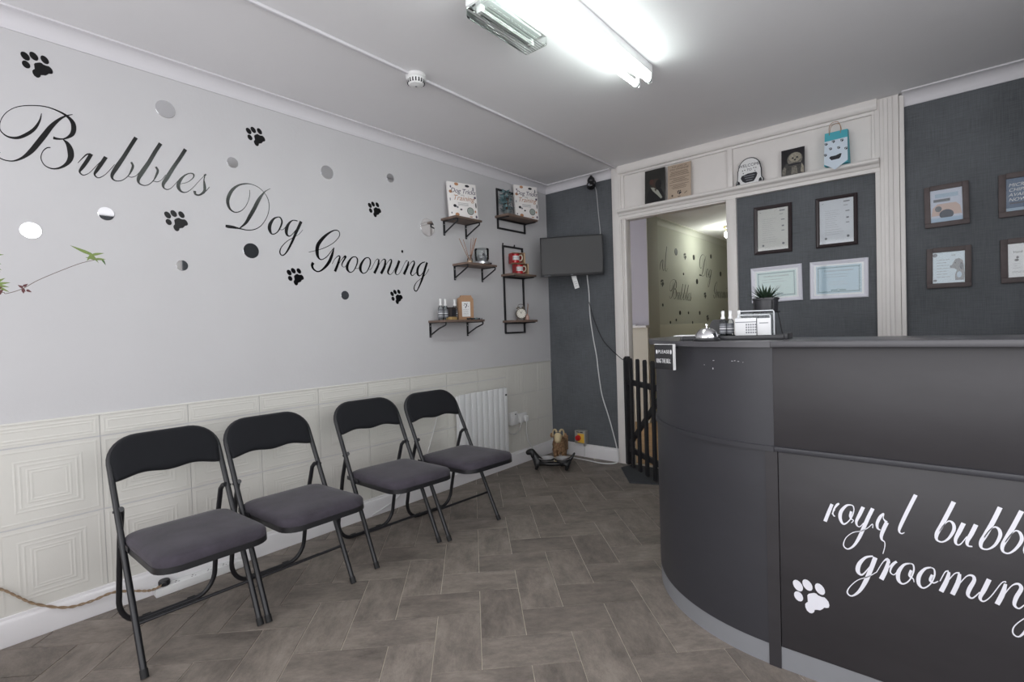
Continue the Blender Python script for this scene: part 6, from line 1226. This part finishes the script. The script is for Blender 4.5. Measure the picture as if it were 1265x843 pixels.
mb = MB()
for k in range(9): mb.box(-0.050+k*0.0125, -0.049+k*0.0125, -0.185, 0.185, -0.0990, -0.0979, m_rib)
mb.build('ribs', t)
t = thing('smoke_detector', 'round white smoke detector on the ceiling conduit', 'smoke detector', (0.776, 1.725, H-0.001))
MB().lathe([(0.052, 0), (0.053, -0.016), (0.048, -0.020), (0.046, -0.024), (0.045, -0.040), (0.036, -0.052), (0.012, -0.058), (0.001, -0.058)], m_whp, 30).build('body', t)
mb = MB()
for k in range(18):
    a = 2*PI*k/18; old = mb.T; mb.T = Matrix.Rotation(a, 4, 'Z'); mb.box(0.038, 0.0462, -0.0032, 0.0032, -0.046, -0.028, m_inkd); mb.T = old
mb.build('vent', t)
MB().ell(0, 0, -0.058, 0.006, 0.006, 0.003, m_ink, 10, 6).build('indicator', t)

# back room lamp
t = thing('ceiling_bulb', 'lit bare bulb on the back room ceiling beyond the doorway', 'ceiling light', (0.62, 7.35, H))
MB().lathe([(0.05, 0), (0.05, -0.03), (0.025, -0.05), (0.024, -0.085)], mat('brass_cream', (196, 184, 150), 0.4), 20).build('holder', t)
MB().ell(0, 0, -0.125, 0.040, 0.040, 0.048, mat('lit_bulb', (255, 255, 255), 0.5, emit=(246, 255, 232), estr=40), 16, 10).build('bulb', t)
ld = bpy.data.lights.new('bulb_light', 'POINT'); ld.energy = 7; ld.shadow_soft_size = 0.045; ld.color = (0.98, 1.0, 0.93)
lo = bpy.data.objects.new('bulb_light', ld); COL.objects.link(lo); lo.location = (0.62, 7.35, H-0.23)
# items on the hall ledge
t = thing('folded_paper', 'small stack of papers on the white ledge in the hall beyond', 'paper', (-0.02, 5.65, 1.190))
B(-0.10, 0.07, -0.03, 0.03, 0.0, 0.012, m_paper, 0.001).build('sheet', t)
# tidy nesting: a few small pieces belong to the part they sit on
def nest(tname, child, parent):
    for r in [o for o in bpy.data.objects if o.parent is None and o.name.split('.')[0] == tname]:
        ps = [c for c in r.children if c.name.split('.')[0] == parent]
        for c in [c for c in r.children if c.name.split('.')[0] == child]:
            if ps:
                p = min(ps, key=lambda q: (q.location-c.location).length)
                c.parent = p; c.matrix_parent_inverse = Matrix.Identity(4)
                bpy.context.view_layer.update() if False else None
                c.matrix_basis = p.matrix_basis.inverted() @ c.matrix_basis
nest('mug_gift_box', 'mug_print', 'mug_label'); nest('mug_gift_box', 'mug_label', 'mug') if False else None
nest('certificate_frame', 'print', 'sheet'); nest('rustic_frame', 'print', 'sheet')
nest('alarm_clock', 'hands', 'dial'); nest('television', 'bezel_marks', 'casing'); nest('remote_control', 'button', 'body')
nest('folding_chair', 'seat_base', 'seat'); nest('counter_sign', 'lettering', 'plate'); nest('paper_bag', 'print', 'label')
nest('training_book', 'cover_print', 'cover'); nest('gift_bag', 'paw_prints', 'front_flap'); nest('emergency_light', 'ribs', 'cover')
nest('smoke_detector', 'vent', 'body'); nest('isolator_switch', 'print', 'housing'); nest('welcome_sign', 'print', 'plate'); nest('ram_figure', 'eye', 'ram_head'); nest('ram_figure', 'nose', 'ram_head')
nest('text_sign', 'print', 'plate')
